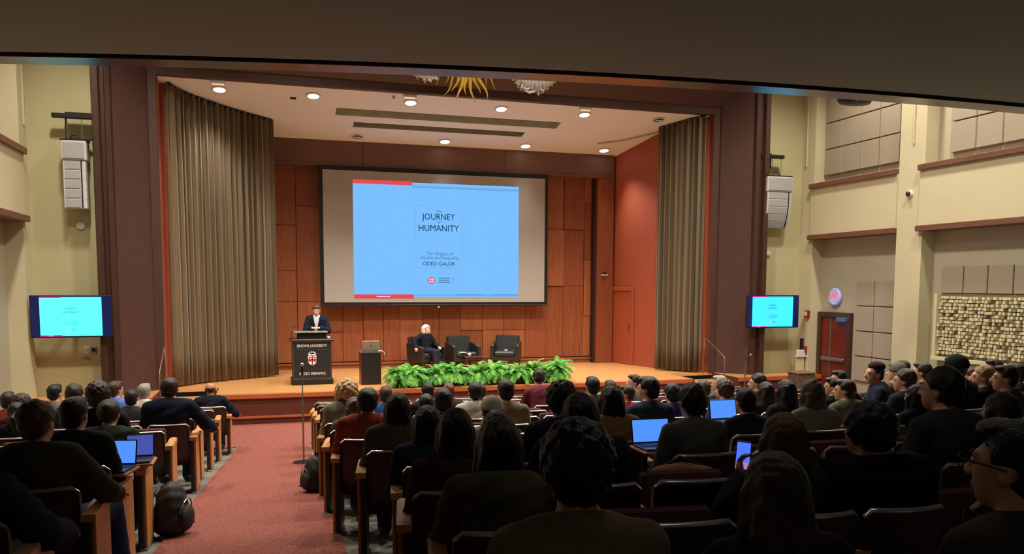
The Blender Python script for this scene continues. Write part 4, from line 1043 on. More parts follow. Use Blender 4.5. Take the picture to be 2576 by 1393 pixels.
def hairm(c): return mat('hair_%d_%d_%d' % c, c, .45, var=.35, vscale=30, stretch=(3, 3, .35), spec=.4, bump=.5, bscale=60)
def clothm(c, var=.12): return mat('cloth_%d_%d_%d' % c, c, .9, var=var, vscale=12, bump=.15, bscale=160, sheen=.0, spec=.15)
def setm(o, m_):
    o.material_slots[0].link = 'OBJECT'; o.material_slots[0].material = m_
def person(lab, loc, rz, s=1., pose='rest', yaw=0, pitch=0, hair='short', hc=(30, 24, 22), skin='a', top='shirt', tc=(40, 40, 45), lc=(34, 36, 46), hat=None, hatc=None, hood=None, fine=False, roll=0, glasses=False, shoes=True, legs=True, sx=1., face=False, grp=None):
    t = thing('person', lab, 'person', loc, rz, grp); t.scale = (s*sx, s, s); t.rotation_euler = (0, roll, rz)
    h = .0075 if fine else .0105; face = face or yaw >= 20 and loc[1] < 12
    J = joints(pose); hc_ = J['hc']
    b = link('body', body_mesh(pose, yaw, pitch, h), t); setm(b, MATS['skin_'+skin])
    o = link({'shirt': 'shirt', 'jacket': 'jacket', 'puffer': 'puffer_jacket', 'tee': 't_shirt'}[top], top_mesh(pose, top, .011), t); setm(o, clothm(tc))
    if legs:
        o = link('trousers', trouser_mesh(pose, .012), t); setm(o, clothm(lc))
        for n in 'lr': o = link('shoe', shoe_mesh(pose, n), t); setm(o, m_black)
    if hair != 'none':
        o = link('hair', hair_mesh(hair, .0065 if fine else .0085), t, tuple(hc_)); o.rotation_euler = (R(pitch), 0, R(yaw)); setm(o, hairm(hc))
    if hat: o = link({'cap': 'cap', 'beanie': 'beanie', 'beaniesm': 'beanie'}[hat], hat_mesh(hat), t, tuple(hc_)); o.rotation_euler = (R(pitch), 0, R(yaw)); setm(o, clothm(hatc))
    if top in ('jacket', 'puffer') and not hood: o = link('collar', collar_mesh(), t, tuple(J['nb']-V(0, -.045, 1.0))); setm(o, clothm(tuple(int(v*.85) for v in tc)))
    if hood: o = link('hood', hood_mesh(hood[0]), t); d = J['nb']-V(0, -.045, 1.0); o.location = tuple(d); setm(o, clothm(hood[1]))
    MH = Matrix.Translation(tuple(hc_)) @ Matrix.Rotation(R(yaw), 4, 'Z') @ Matrix.Rotation(R(pitch), 4, 'X')
    if glasses:
        g = G()
        for q in (-.033, .033):
            g.tube([(q+.024*math.cos(a), .121, .006+.02*math.sin(a)) for a in [R(30*k) for k in range(13)]], .0022, 5, cap=False)
        g.tube([(-.009, .122, .01), (.009, .122, .01)], .002, 5)
        for q in (-1, 1): g.tube([(q*.057, .12, .012), (q*.083, .05, .012), (q*.086, -.02, .004)], .0025, 5)
        g.v = [tuple(MH @ Vector(v)) for v in g.v]; g.obj('glasses', m_black, t)
    if face:
        for q in (-.032, .032):
            g = G(); g.lathe([(.001, -.011), (.009, -.006), (.011, 0), (.009, .006), (.001, .011)], 12, M=MH @ Matrix.Translation((q, .088, .008)) @ Matrix.Rotation(R(-90), 4, 'X')); e = g.obj('eye', mat('eye_white', (225, 220, 212), .2), t, smooth=True)
            g = G(); g.lathe([(.0055, .0105), (.001, .0125)], 10, M=MH @ Matrix.Translation((q, .088, .008)) @ Matrix.Rotation(R(-90), 4, 'X')); g.obj('iris', m_black, e)
            g = G(); g.tube([(q-.017, .092, .03), (q, .098, .034), (q+.017, .092, .029)], .0035, 5); g.v = [tuple(MH @ Vector(v)) for v in g.v]; g.obj('eyebrow', hairm(hc), t)
        g = G(); g.tube([(-.022, .093, -.056), (0, .1, -.058), (.022, .093, -.056)], [.003, .005, .003], 6, flat=.8); g.v = [tuple(MH @ Vector(v)) for v in g.v]; g.obj('lips', mat('lip_rose', (170, 84, 80), .4), t)
    return t
# ================================================================ seating
ROW0, PITCH = 2.8, .95
def rowY(k, x):
    y = ROW0+PITCH*k
    if .2 < x < 8.9: y -= (3.6**2-(min(x, 8.0)-XM)**2)/40
    return y
def rowA(x): return math.atan((min(x, 8.0)-XM)/20) if .2 < x < 8.9 else (0 if x < .2 else R(10))
def chair_parts(up):
    w = .235; parts = []
    def sheet(prof, w, bow, zr, mats, mis=None):
        g = G(); nx = 14; P = []; n = len(prof)
        for i in range(nx+1):
            u = -1+2*i/nx; ed = max(0, abs(u)-.86)/.14
            for (y, z, mi) in prof: P.append((u*w, y+bow*u*u, z-(zr*ed*ed if z > .6 else 0)))
        F = []; MI = []
        for i in range(nx):
            for k in range(n): F.append((i*n+k, (i+1)*n+k, (i+1)*n+(k+1) % n, i*n+(k+1) % n)[::-1]); MI.append(prof[k][2])
        F += [tuple(range(n)), tuple(range(nx*n, nx*n+n))[::-1]]; MI += [1, 1]
        g.add(P, F); g.mi = MI; return g
    back = sheet([(.0, .33, 0), (-.035, .5, 0), (-.07, .76, 0), (-.075, .785, 1), (-.062, .8, 1), (-.045, .785, 1), (-.03, .76, 0), (.005, .5, 0), (.03, .33, 0)], w, .04, .03, None)
    parts.append(('backrest', back.mesh('backrest', [m_cb, m_cedge], True)))
    cu = sheet([(.03, .42, 0), (.012, .5, 0), (-.022, .74, 0), (-.012, .755, 0), (.02, .74, 0), (.05, .52, 0), (.06, .42, 0)], w-.03, .04, .02, None)
    parts.append(('back_cushion', cu.mesh('back_cushion', [m_cc, m_cc], True)))
    M = Matrix.Translation((0, .09, .4)) @ Matrix.Rotation(R(72 if up else 3), 4, 'X')
    g = G(); g.box(-w+.015, w-.015, 0, .4, -.03, .05, b=.02, M=M); parts.append(('seat', g.mesh('seat', m_cc)))
    return parts
CP = {False: chair_parts(False), True: chair_parts(True)}
def arm_part(side):                   # wooden arm on an iron standard, x offset given when linked
    g = G(); g.prism([(-.034, -.03), (.034, -.03), (.034, .26), (.018, .3), (-.018, .3), (-.034, .26)], .6, .632); a = g.mesh('armrest', m_arm)
    g = G(); g.box(-.022, .022, .0, .22, .03, .6, b=.006); g.box(-.03, .03, -.04, .3, 0, .03, b=.004); return a, g.mesh('standard', m_chm)
ARM, STD = arm_part(0)
g = G(); g.prism([(-.036, -.05), (.036, -.05), (.036, .38), (.02, .43), (-.02, .43), (-.036, .38)], .605, .645); EARM = g.mesh('armrest', m_arm)
g = G(); g.box(.004, .026, .0, .41, .03, .605, b=.003); EPAN = g.mesh('end_panel', m_endp)
g = G(); g.box(-.036, .004, -.03, .4, .0, .6, b=.004); ESTD = g.mesh('standard', m_chm)
g = G(); g.box(-.028, .03, -.035, .34, 0, .03, b=.004); EFOOT = g.mesh('foot', m_grey)
def chair(x, k, lab, occupied, grp, aisle=0, arm=-1, sc=1.):
    y = rowY(k, x); a = rowA(x)
    t = thing('auditorium_chair', lab, 'chair', (x, y, zf(y+.1)), a, grp)
    for nm, me in CP[not occupied]:
        o = link(nm, me, t); o.scale = (sc, 1, 1)
    ax = .265*sc
    o = link('armrest', ARM, t, (arm*ax, 0, 0)); link('standard', STD, t, (arm*ax, 0, 0))
    if aisle:
        s = aisle
        for nm, me in (('armrest', EARM), ('standard', ESTD), ('end_panel', EPAN), ('foot', EFOOT)):
            o = link(nm, me, t, (s*(.255*sc+.02), 0, 0)); o.scale = (s, 1, 1)
    return t

# ---------------------------------------------------------------- the audience: (photo x, y of the top of the head, row, label, look)
K = (24, 20, 20); BR = (56, 38, 28); LB = (98, 66, 42); GY = (150, 146, 140); BL = (190, 160, 112)
PEOPLE = [
 ('L', -109, 1075, 1, 'person at the lower left corner in a navy puffer jacket, mostly out of frame', dict(pose='wide', top='puffer', tc=(44, 50, 74), lc=(40, 44, 60))),
 ('L', 110, 1010, 2, 'person with brown hair in an olive jacket, nearest in the left block, jeans', dict(hair='messy', hc=(84, 58, 36), top='jacket', tc=(74, 68, 50), lc=(60, 76, 116), yaw=-18, pose='widek')),
 ('L', 187, 1000, 3, 'person with black hair in a dark green jacket behind the brown haired viewer', dict(hair='short', hc=K, top='jacket', tc=(38, 48, 44), yaw=-15)),
 ('L', 262, 1020, 4, 'person with a dark low bun in a dark green hooded jacket by the left aisle', dict(hair='bun', hc=(44, 36, 28), top='jacket', tc=(46, 56, 48), hood=(False, (46, 56, 48)), pose='lean')),
 ('L', 247, 962, 5, 'person with dark curly hair in a black top, left block', dict(hair='curly', hc=(50, 36, 32), tc=(30, 30, 34))),
 ('L', 255, 985, 6, 'person with short black hair in a charcoal jacket in the middle of the left block', dict(hair='short', hc=K, top='jacket', tc=(54, 56, 54))),
 ('L', 42, 1013, 6, 'person with black pulled back hair and dark top near the left edge', dict(hair='pony', hc=K, tc=(28, 30, 40))),
 ('L', 330, 980, 8, 'person with short black hair in a dark striped shirt, left block', dict(hair='short', hc=(36, 30, 30), tc=(48, 50, 56), pose='chin')),
 ('L', 187, 967, 7, 'person with wavy dark brown hair in a slate top, left block', dict(hair='messy', hc=(50, 40, 38), tc=(70, 66, 84))),
 ('L', 55, 992, 7, 'person with dark brown hair in a maroon top near the left wall', dict(hair='curly', hc=(60, 42, 38), tc=(96, 44, 44))),
 ('L', 435, 950, 7, 'tall broad person in a dark navy suit jacket beside the left aisle', dict(hair='short', hc=(50, 34, 26), top='jacket', tc=(26, 32, 48), pose='wide', sx=1.12)),
 ('L', 138, 967, 9, 'person with short black hair and a pale collar, left block', dict(hair='short', hc=K, tc=(120, 110, 100), yaw=-20)),
 ('L', 20, 986, 8, 'person with dark hair in a red top at the far left edge', dict(hair='short', hc=(46, 34, 34), tc=(140, 50, 48))),
 ('L', 363, 965, 9, 'grey haired person in a white shirt in the left block', dict(hair='short', hc=GY, tc=(215, 205, 190), yaw=-15)),
 ('L', 290, 959, 9, 'brown haired person in a bright blue shirt, left block', dict(hair='short', hc=(70, 48, 36), tc=(90, 120, 200), yaw=-35)),
 ('L', 529, 962, 11, 'balding person in a dark suit in the front row by the left aisle', dict(hair='bald', hc=(60, 50, 46), skin='b', top='jacket', tc=(24, 28, 44), pose='wide', sx=1.1)),
 ('C', 1450, 1068, -1, 'nearest person, black hair seen from behind, khaki collarless shirt', dict(hair='curly', hc=(14, 12, 12), tc=(120, 104, 78), skin='b', dy=-.1, fine=True)),
 ('C', 1945, 1143, -1, 'person with very long brown hair and a bare forearm, nearest on the right', dict(hair='verylong', hc=(58, 42, 28), top='tee', tc=(44, 36, 34), pose='widel', fine=True)),
 ('C', 2560, 1062, -1, 'person with glasses and black hair seen in profile at the right edge', dict(hair='short', hc=(18, 15, 14), tc=(70, 62, 52), yaw=24, glasses=True, fine=True, face=True, dy=-.33)),
 ('C', 1270, 1085, 0, 'person with long straight black hair in an olive jacket, second row from the camera', dict(hair='long', hc=(14, 12, 12), top='jacket', tc=(82, 74, 56), pose='lean')),
 ('C', 1970, 1043, 0, 'person with brown hair and a fur hood holding up a phone', dict(hair='bob', hc=(92, 62, 38), top='jacket', tc=(34, 32, 30), hood=(True, (92, 78, 52)), pose='phone', fine=True)),
 ('C', 2185, 1018, 0, 'person with black curly hair in a bulky black coat, right foreground', dict(hair='curly', hc=(22, 20, 20), top='puffer', tc=(16, 16, 18), sx=1.12, yaw=10)),
 ('C', 1145, 1030, 1, 'person with long black hair and a maroon top near the aisle', dict(hair='long', hc=(20, 17, 17), tc=(70, 42, 40))),
 ('C', 1457, 992, 1, 'person with long dark hair and a black hooded coat behind the nearest viewer', dict(hair='longhi', hc=(26, 22, 22), top='puffer', tc=(30, 32, 40))),
 ('C', 2370, 928, 1, 'dark haired person in a charcoal t-shirt at the right', dict(hair='messy', hc=(26, 22, 20), top='tee', tc=(58, 58, 56), yaw=22)),
 ('C', 2515, 990, 1, 'person with long dark hair near the right edge, below the blond viewer', dict(hair='long', hc=(30, 24, 22), tc=(40, 38, 40))),
 ('C', 1075, 1023, 2, 'person with long black hair and a navy top beside the aisle', dict(hair='long', hc=(18, 16, 18), tc=(42, 50, 72))),
 ('C', 1247, 1034, 2, 'person with dark hair directly below the cream cap', dict(hair='bob', hc=(26, 22, 22), tc=(40, 36, 36))),
 ('C', 1412, 962, 2, 'person with black curly hair in a navy jacket, centre of the crowd', dict(hair='curly', hc=(22, 20, 22), top='jacket', tc=(30, 34, 52), pose='chinl')),
 ('C', 1740, 968, 2, 'person with thick black hair in a heather grey t-shirt beside a laptop', dict(hair='messy', hc=(18, 17, 18), top='tee', tc=(84, 84, 80))),
 ('C', 1000, 990, 3, 'person with long black hair and an olive green shirt near the aisle', dict(hair='long', hc=(18, 16, 16), top='jacket', tc=(88, 82, 60), pose='wide')),
 ('C', 1237, 1000, 3, 'person wearing a cream baseball cap and a white top', dict(hair='short', hc=K, hat='cap', hatc=(232, 222, 200), tc=(200, 196, 190))),
 ('C', 1537, 973, 3, 'person with long black hair and a fuzzy tan sweater', dict(hair='long', hc=(22, 19, 19), top='jacket', tc=(148, 112, 70))),
 ('C', 1875, 978, 3, 'person with short black hair in a navy shirt behind the right laptop', dict(hair='short', hc=(22, 22, 26), tc=(36, 40, 64))),
 ('C', 2040, 955, 3, 'person with long wavy grey brown hair, right of centre', dict(hair='wavy', hc=(92, 80, 70), tc=(150, 140, 130))),
 ('C', 2303, 970, 3, 'person with dark hair in a black jacket in front of the dark t-shirt viewer', dict(hair='bob', hc=K, top='jacket', tc=(26, 28, 34))),
 ('C', 2530, 920, 3, 'dark haired person in profile at the right edge under the cream diffuser', dict(hair='short', hc=(40, 30, 24), tc=(90, 80, 72), yaw=40)),
 ('C', 925, 977, 4, 'person with black hair in a rust red jacket beside the aisle', dict(hair='short', hc=(14, 14, 20), top='jacket', tc=(150, 66, 48), pose='wide', sx=1.1)),
 ('C', 1115, 978, 4, 'person with short black hair in a black top in front of the ferns', dict(hair='short', hc=(20, 18, 20), tc=(44, 40, 40))),
 ('C', 1630, 948, 4, 'person with black hair in a navy striped shirt, face turned left', dict(hair='short', hc=(24, 22, 24), tc=(54, 64, 84), yaw=35, pose='chinl')),
 ('C', 1975, 957, 4, 'person with long black hair and a black coat, right of centre', dict(hair='long', hc=(16, 15, 18), top='jacket', tc=(26, 26, 30))),
 ('C', 2125, 955, 4, 'person in a grey green jacket looking left, in front of the exit door', dict(hair='short', hc=(46, 36, 28), top='jacket', tc=(96, 100, 84), yaw=40)),
 ('C', 2275, 930, 4, 'person with brown hair and a black jacket seen in profile at right', dict(hair='messy', hc=(62, 44, 32), top='jacket', tc=(34, 38, 46), yaw=35)),
 ('C', 2403, 898, 4, 'person wearing a black beanie, rising above the crowd at right', dict(hair='short', hc=K, hat='beanie', hatc=(22, 30, 32), tc=(20, 22, 26), yaw=10)),
 ('C', 2470, 922, 4, 'blond brown haired person in profile looking left, far right', dict(hair='messy', hc=(150, 112, 72), tc=(38, 34, 38), yaw=48)),
 ('C', 877, 1000, 5, 'person with dark grey brown long hair and a grey jacket at the aisle', dict(hair='wavy', hc=(84, 74, 66), top='jacket', tc=(92, 88, 76))),
 ('C', 1072, 992, 5, 'person with small dark head low in the row in front of the ferns', dict(hair='short', hc=(26, 22, 22), tc=(52, 46, 46))),
 ('C', 1272, 955, 5, 'person with black hair and a khaki shirt beside the cream cap', dict(hair='short', hc=(20, 18, 18), tc=(140, 126, 98))),
 ('C', 1690, 966, 5, 'person with messy black hair wrapped in purple navy clothing', dict(hair='messy', hc=(24, 24, 34), top='jacket', tc=(50, 44, 110))),
 ('C', 1822, 957, 5, 'person with brown curly hair looking left, right of centre', dict(hair='curly', hc=(72, 56, 44), tc=(50, 70, 110), yaw=20)),
 ('C', 1925, 962, 5, 'person with long dark brown straight hair, right of centre', dict(hair='long', hc=(40, 30, 28), tc=(36, 34, 36))),
 ('C', 2095, 950, 5, 'person with black hair leaning left before the exit door', dict(hair='short', hc=(26, 22, 22), tc=(30, 30, 34), yaw=45, pose='chinl')),
 ('C', 2200, 915, 5, 'person in a dark flat cap and navy jacket, knee up, profile to the left', dict(hair='crop', hc=(40, 30, 24), hat='beaniesm', hatc=(54, 36, 40), top='jacket', tc=(38, 40, 60), lc=(96, 116, 150), yaw=30, pose='knee', drz=45)),
 ('C', 2320, 912, 5, 'brown haired person in front of the pale pillar at right', dict(hair='short', hc=(52, 38, 32), tc=(90, 60, 62), yaw=25)),
 ('C', 2500, 905, 5, 'dark haired person with the face turned fully left, just under the diffuser', dict(hair='short', hc=(34, 26, 22), tc=(40, 48, 60), yaw=60, skin='b')),
 ('C', 872, 958, 6, 'blond haired person at the aisle end in front of the stage', dict(hair='fluffy', hc=BL, tc=(120, 122, 100), top='jacket')),
 ('C', 1195, 962, 6, 'person with black hair in a white grey hoodie', dict(hair='short', hc=(22, 20, 22), top='jacket', tc=(196, 194, 192), hood=(False, (205, 203, 200)))),
 ('C', 1490, 948, 6, 'person with a round black head of hair against the stage floor', dict(hair='short', hc=(14, 13, 14), tc=(86, 78, 70))),
 ('C', 1768, 958, 6, 'brown haired person behind the grey t-shirt viewer', dict(hair='messy', hc=(86, 66, 48), tc=(50, 56, 62))),
 ('C', 1905, 941, 6, 'person with dark hair and face turned left near the right microphone stand', dict(hair='messy', hc=(44, 36, 32), tc=(48, 48, 52), yaw=45)),
 ('C', 2110, 932, 6, 'dark haired person with face turned left under the exit sign', dict(hair='short', hc=(26, 24, 26), tc=(60, 44, 46), yaw=60)),
 ('C', 2255, 915, 6, 'person wearing a grey knit hat in front of the pale pillar', dict(hair='short', hc=(60, 54, 50), hat='beanie', hatc=(112, 108, 104), tc=(80, 74, 70), yaw=30)),
 ('C', 970, 972, 7, 'person with short brown hair in a bright blue shirt near the ferns', dict(hair='short', hc=(66, 46, 36), tc=(50, 96, 160))),
 ('C', 1076, 963, 7, 'person with dark hair right in front of the fern row, left part', dict(hair='short', hc=(34, 28, 28), tc=(46, 40, 42))),
 ('C', 1535, 957, 7, 'person with brown hair above the tan sweater viewer', dict(hair='short', hc=(52, 40, 34), tc=(130, 116, 98))),
 ('C', 1810, 945, 7, 'grey haired person looking left near the right stage steps', dict(hair='short', hc=(170, 160, 146), tc=(96, 90, 86), yaw=45)),
 ('C', 1128, 965, 8, 'person with auburn hair in front of the ferns', dict(hair='messy', hc=(110, 66, 44), tc=(60, 52, 50))),
 ('C', 1367, 935, 8, 'person in a maroon shirt with head bowed at the right end of the ferns', dict(hair='short', hc=(30, 24, 24), tc=(104, 44, 56), pose='lean', pitch=-30, yaw=-10)),
 ('C', 1595, 943, 8, 'person in a denim shirt looking left in front of the stage', dict(hair='short', hc=(40, 30, 28), tc=(80, 104, 130), yaw=70, pose='chinl')),
 ('C', 1208, 966, 8, 'person with dark hair partly hidden beside the white hoodie', dict(hair='short', hc=(40, 32, 30), tc=(60, 50, 50))),
 ('C', 2272, 908, 8, 'person with dark hair at the far right in front of the pillar edge', dict(hair='short', hc=(22, 20, 20), tc=(40, 40, 44), yaw=20)),
 ('C', 1575, 975, 6, 'person in a bright red top, small, in front of the stage', dict(hair='short', hc=(70, 50, 40), tc=(190, 40, 44), yaw=60)),
 ('C', 2440, 925, 6, 'person with auburn short hair at the far right under the diffuser', dict(hair='messy', hc=(84, 50, 40), tc=(60, 44, 44), yaw=25)),
 ('C', 2555, 915, 4, 'dark haired person cut by the right picture edge', dict(hair='short', hc=(30, 24, 22), tc=(50, 46, 46), yaw=30)),
]
occ = {}; pinfo = []
for blk, x, y, k, lab, o in PEOPLE:
    o = dict(o); dy = o.pop('dy', 0); drz = o.pop('drz', 0)
    Yv = ROW0+PITCH*k
    for _ in range(25):
        X_ = at(x, y, Y=Yv+.2).x; Yv = (rowY(k, X_) if blk == 'C' else ROW0+PITCH*k)+dy
    v = at(x, y, Y=Yv+.2); X_ = v.x
    if blk == 'L': X_ = min(X_, cl(Yv)-.2)
    if blk == 'C': X_ = max(X_, cr(Yv)+.2)
    Yp = Yv+.2; h = v.z-zf(Yp)
    if o.get('pose') == 'lean': h += .08
    s = max(.84, min(1.12, h/1.275))
    occ.setdefault((blk, k), []).append(X_)
    pinfo.append((lab, X_, Yp, s, drz, o))
# chairs: every row is a run of seats whose spacing follows the sitters
def row_seats(blk, k):
    xs = sorted(occ.get((blk, k), []), reverse=(blk == 'L')); y = ROW0+PITCH*k
    first = cl(y)-.275 if blk == 'L' else cr(y)+.275; sg = -1 if blk == 'L' else 1
    nodes = [(0, first)] if not xs or abs(xs[0]-first) > .27 else []
    last = -1 if not nodes else 0
    for x in xs:
        i = max(last+1, round(abs(x-first)/.53))
        if nodes and abs(x-nodes[-1][1])/(i-nodes[-1][0]) < .36: i = max(last+1, i-1)
        nodes.append((i, x)); last = i
    n = 6 if blk == 'L' else 15
    out = []
    for i in range(n):
        if i <= nodes[0][0]: x = nodes[0][1]-sg*.53*(nodes[0][0]-i)
        elif i >= nodes[-1][0]: x = nodes[-1][1]+sg*.53*(i-nodes[-1][0])
        else:
            for a, b in zip(nodes, nodes[1:]):
                if a[0] <= i <= b[0]: x = a[1]+(b[1]-a[1])*(i-a[0])/(b[0]-a[0]); break
        out.append((x, any(nd[0] == i and nd[1] in xs for nd in nodes)))
    return out
for blk in 'LC':
    for k in range(-1, 12):
        if blk == 'L' and k < 1: continue
        seats = row_seats(blk, k)
        for i, (x, oc) in enumerate(seats):
            y = rowY(k, x) if blk == 'C' else ROW0+PITCH*k
            q = px((x, y, zf(y)+.7))
            if q[2] < .5 or not (-150 < q[0] < 2720): continue
            if blk == 'C' and x > 8.9: continue
            nb = [abs(seats[j][0]-x) for j in (i-1, i+1) if 0 <= j < len(seats)]; sc = max(.78, min(1.05, min(nb)/.53))
            rn = ORD[11-k]+' row from the stage'
            lab = 'maroon auditorium chair, %s block, %s, %s seat from the red aisle' % ('left' if blk == 'L' else 'main', rn, ORD[i])
            chair(x, k, lab, oc, 'auditorium chairs in the left block' if blk == 'L' else 'auditorium chairs in the main block', aisle=(1 if blk == 'L' else -1) if i == 0 else 0, arm=(-1 if blk == 'L' else 1), sc=sc)
for lab, X_, Yp, s, drz, o in pinfo:
    a = rowA(X_)+R(drz)
    person(lab, (X_, Yp, zf(Yp)), a, s=s, **o)

# ---------------------------------------------------------------- people on the stage
hm = at(796, 767, Y=18.05)
person('person standing at the lectern in a dark navy suit and open white shirt', (hm.x, 18.0, 0), R(180-8), s=hm.z/1.695, pose='stand', pitch=-18, hair='short', hc=(92, 58, 36), skin='d', top='jacket', tc=(30, 34, 52), lc=(28, 30, 44), fine=True, face=True)
sp = bpy.context.scene.objects; man = [o for o in sp if o.get('label', '').startswith('person standing at the lectern')][0]
Jm = joints('stand'); F_ = Field(); limb_prims(F_, Jm, legs=False, arms=False, g=.03)
F_.cut(lambda X, Y, Z: np.abs(X)-.008-.2*(Z-1.12)+0*Y); F_.cut(lambda X, Y, Z: .0-Y+0*X+0*Z); F_.cut(lambda X, Y, Z: 1.12-Z+0*X+0*Y); F_.cut(lambda X, Y, Z: Z-1.475+0*X+0*Y)
link('shirt_front', fmesh(F_, .007, 'shirt_front', clothm((225, 218, 228))), man)
for sg in (-1, 1):
    g = G(); g.prism([(sg*.012, 1.12), (sg*.05, 1.15), (sg*.1, 1.36), (sg*.055, 1.44), (sg*.06, 1.36)][::sg], -.155, -.143, M=Matrix(((1, 0, 0, 0), (0, 0, -1, 0), (0, 1, 0, 0), (0, 0, 0, 1)))); g.obj('lapel', clothm((22, 26, 42)), man)
hw = at(1074, 822, Y=wp.y)
woman = person('white haired person seated in a black armchair on stage, arm over its side, dark clothes', (wp.x, wp.y-.02, .0), R(180+24), s=max(.85, min(1.12, hw.z/1.29)), pose='arm_over', hair='fluffy', hc=(240, 232, 218), skin='d', top='jacket', tc=(30, 30, 40), lc=(44, 46, 60), fine=True, face=True, pitch=-4)

# ---------------------------------------------------------------- laptops, phone, bags
blue = glow('laptop_blue', (84, 150, 255), 1.0); blue2 = glow('laptop_violet', (80, 96, 190), .8)
def desk_laptop(lab, dlab, x0, x1, yb_, yt, Y, scr, rz=0, tilt=12):
    a, b = at(x0, yb_, Y=Y), at(x1, yb_, Y=Y); cx = (a.x+b.x)/2; w = max(.2, min(.36, (b.x-a.x)*math.cos(rz)+.02)); h = at(x0, yt, Y=Y+.0).z-a.z
    t = laptop(lab, (cx, Y-.11, a.z-.02), rz, w=w, h=max(.17, min(.26, h)), screen=scr, tilt=tilt, col=m_black)
    d = thing('tablet_arm', dlab, 'desk', (cx, Y-.11, zf(Y)), rz)
    zz_ = a.z-.02-zf(Y)
    g = G(); g.box(-w/2-.02, w/2+.02, -.13, .13, zz_-.018, zz_-.001, b=.004); g.obj('writing_board', m_arm, d)
    g = G(); g.box(-w/2+.02, -w/2+.05, -.02, .02, 0, zz_-.018); g.obj('post', m_chm, d)
desk_laptop('open laptop with bright blue screen beside the grey t-shirt viewer', 'small fold-out writing board under the blue laptop in the middle', 1595, 1683, 1113, 1060, 5.05, blue)
desk_laptop('open laptop with pale blue screen in front of the navy shirt viewer, right of centre', 'small fold-out writing board under the right laptop', 1790, 1852, 1053, 1020, 6.05, blue)
desk_laptop('open laptop with blue screen at the left aisle, nearer one', 'small fold-out writing board under the nearer left laptop', 272, 319, 1167, 1128, 6.0, blue, R(-12))
desk_laptop('open laptop with violet blue screen at the left aisle, farther one', 'small fold-out writing board under the farther left laptop', 328, 377, 1146, 1101, 6.75, blue2)
ph = [o for o in bpy.context.scene.objects if o.get('label', '').startswith('person with brown hair and a fur hood')][0]
bpy.context.view_layer.update()
pp = ph.matrix_world @ Vector((.02, .41, 1.0))
t = thing('mobile_phone', 'mobile phone with glowing blue screen held up by the fur hooded person', 'phone', pp, ph.rotation_euler.z); t.rotation_euler = (R(-8), R(4), ph.rotation_euler.z-R(22))
g = G(); g.box(-.034, .034, -.004, .005, -.068, .068, b=.004); g.obj('case', m_black, t)
g = G(); g.box(-.03, .03, -.006, -.003, -.026, .06); g.obj('screen', glow('phone_blue', (70, 110, 255), 1.3), t)
g = G(); g.box(-.03, .03, -.006, -.003, -.06, -.027); g.obj('lower_screen', glow('phone_pink', (190, 130, 190), .9), t)

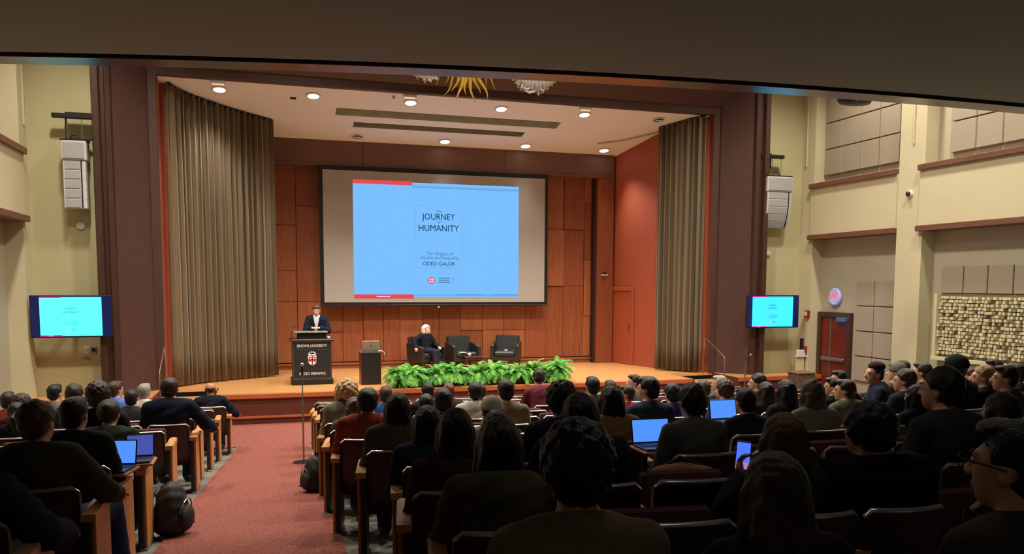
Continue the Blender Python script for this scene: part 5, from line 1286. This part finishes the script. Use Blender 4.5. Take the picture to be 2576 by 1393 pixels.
def blob(name, F_, h, m_, parent=None, **k): o = link(name, fmesh(F_, h, name, m_), parent, **k); return o
m_bag = mat('black_nylon', (30, 30, 33), .7, bump=.3, bscale=90)
def backpack(lab, loc, rz, s=1, straps=True):
    t = thing('backpack', lab, 'backpack', loc, rz); t.scale = (s, s, s)
    F_ = Field(); F_.ell((0, 0, .2), (.16, .11, .21), .04); F_.ell((0, .0, .09), (.17, .13, .1), .05); F_.disp(lambda X, Y, Z: .006*np.sin(X*40+Z*21)*np.sin(Y*33+Z*37)); F_.cut(lambda X, Y, Z: .004-Z+0*X+0*Y)
    blob('body', F_, .012, m_bag, t)
    F_ = Field(); F_.ell((0, -.11, .13), (.115, .05, .1), .03); blob('front_pocket', F_, .012, m_bag, t)
    g = G(); g.tube([(-.13*math.cos(a), -.1-.02*math.sin(a), .14+.14*math.sin(a)) for a in [R(20*k) for k in range(1, 9)]], .006, 5); g.obj('zip', m_grey, t)
    g = G(); g.tube([(-.03, .03, .4), (-.02, .03, .45), (.02, .03, .45), (.03, .03, .4)], .01, 6); g.obj('handle', m_bag, t)
    for sx in (-1, 1):
        g = G(); g.tube([(sx*.06, .08, .37), (sx*.1, .14, .28), (sx*.13, .15, .14), (sx*.15, .12, .03), (sx*.2, .0, .012), (sx*.3, -.06, .01)], .014, 6, flat=.4); g.obj('strap', m_bag, t, smooth=True)
    return t
p = at(462, 1312, Z=zf(7.3)+.02)
backpack('black backpack slumped against the left seat ends with straps on the carpet', (cl(7.1)+.15, 7.1, zf(7.1)+.014), R(75), 1.08)
backpack('black backpack leaning on the right seat ends beside the microphone stand', (cr(8.9)-.14, 8.9, zf(8.9)+.014), R(-70), .95)
x_ = at(1690, 1195, Y=3.9).x; y_ = rowY(1, x_)+.27
t = thing('shoulder_bag', 'brown patterned shoulder bag resting on an empty seat, middle foreground', 'bag', (x_, y_, zf(y_)+.45), rowA(x_))
F_ = Field(); F_.ell((0, 0, .17), (.19, .1, .17), .04); F_.ell((.03, .02, .3), (.17, .08, .07), .04); F_.disp(lambda X, Y, Z: .008*np.sin(X*36+Z*20)*np.sin(Y*40+Z*30)); F_.cut(lambda X, Y, Z: .004-Z+0*X+0*Y)
blob('body', F_, .012, mat('bag_plaid', (110, 84, 66), .85, var=.55, vscale=16), t)
F_ = Field(); F_.ell((-.05, -.03, .33), (.14, .07, .045), .03); blob('flap', F_, .012, mat('bag_red', (128, 56, 36), .7, var=.2), t)
g = G(); g.tube([(-.17, 0, .2), (-.14, .0, .34), (0, .02, .4), (.14, .03, .34), (.2, .02, .2)], .011, 6, flat=.6); g.obj('strap', m_bag, t, smooth=True)
# dark coat hung over a chair back in front of the wavy haired viewer
x_ = at(2062, 1062, Y=3.95).x; y_ = rowY(1, x_)
t = thing('draped_coat', 'black coat hung over an empty chair back, right of centre', 'coat', (x_, y_, zf(y_)), rowA(x_))
F_ = Field(); F_.ell((0, -.075, .66), (.27, .045, .2), .04); F_.ell((0, -.04, .83), (.25, .075, .04), .04); F_.ell((0, .02, .7), (.22, .03, .13), .03); F_.disp(lambda X, Y, Z: .008*np.sin(X*44+2*np.sin(Z*12)))
blob('cloth', F_, .012, m_dark, t)
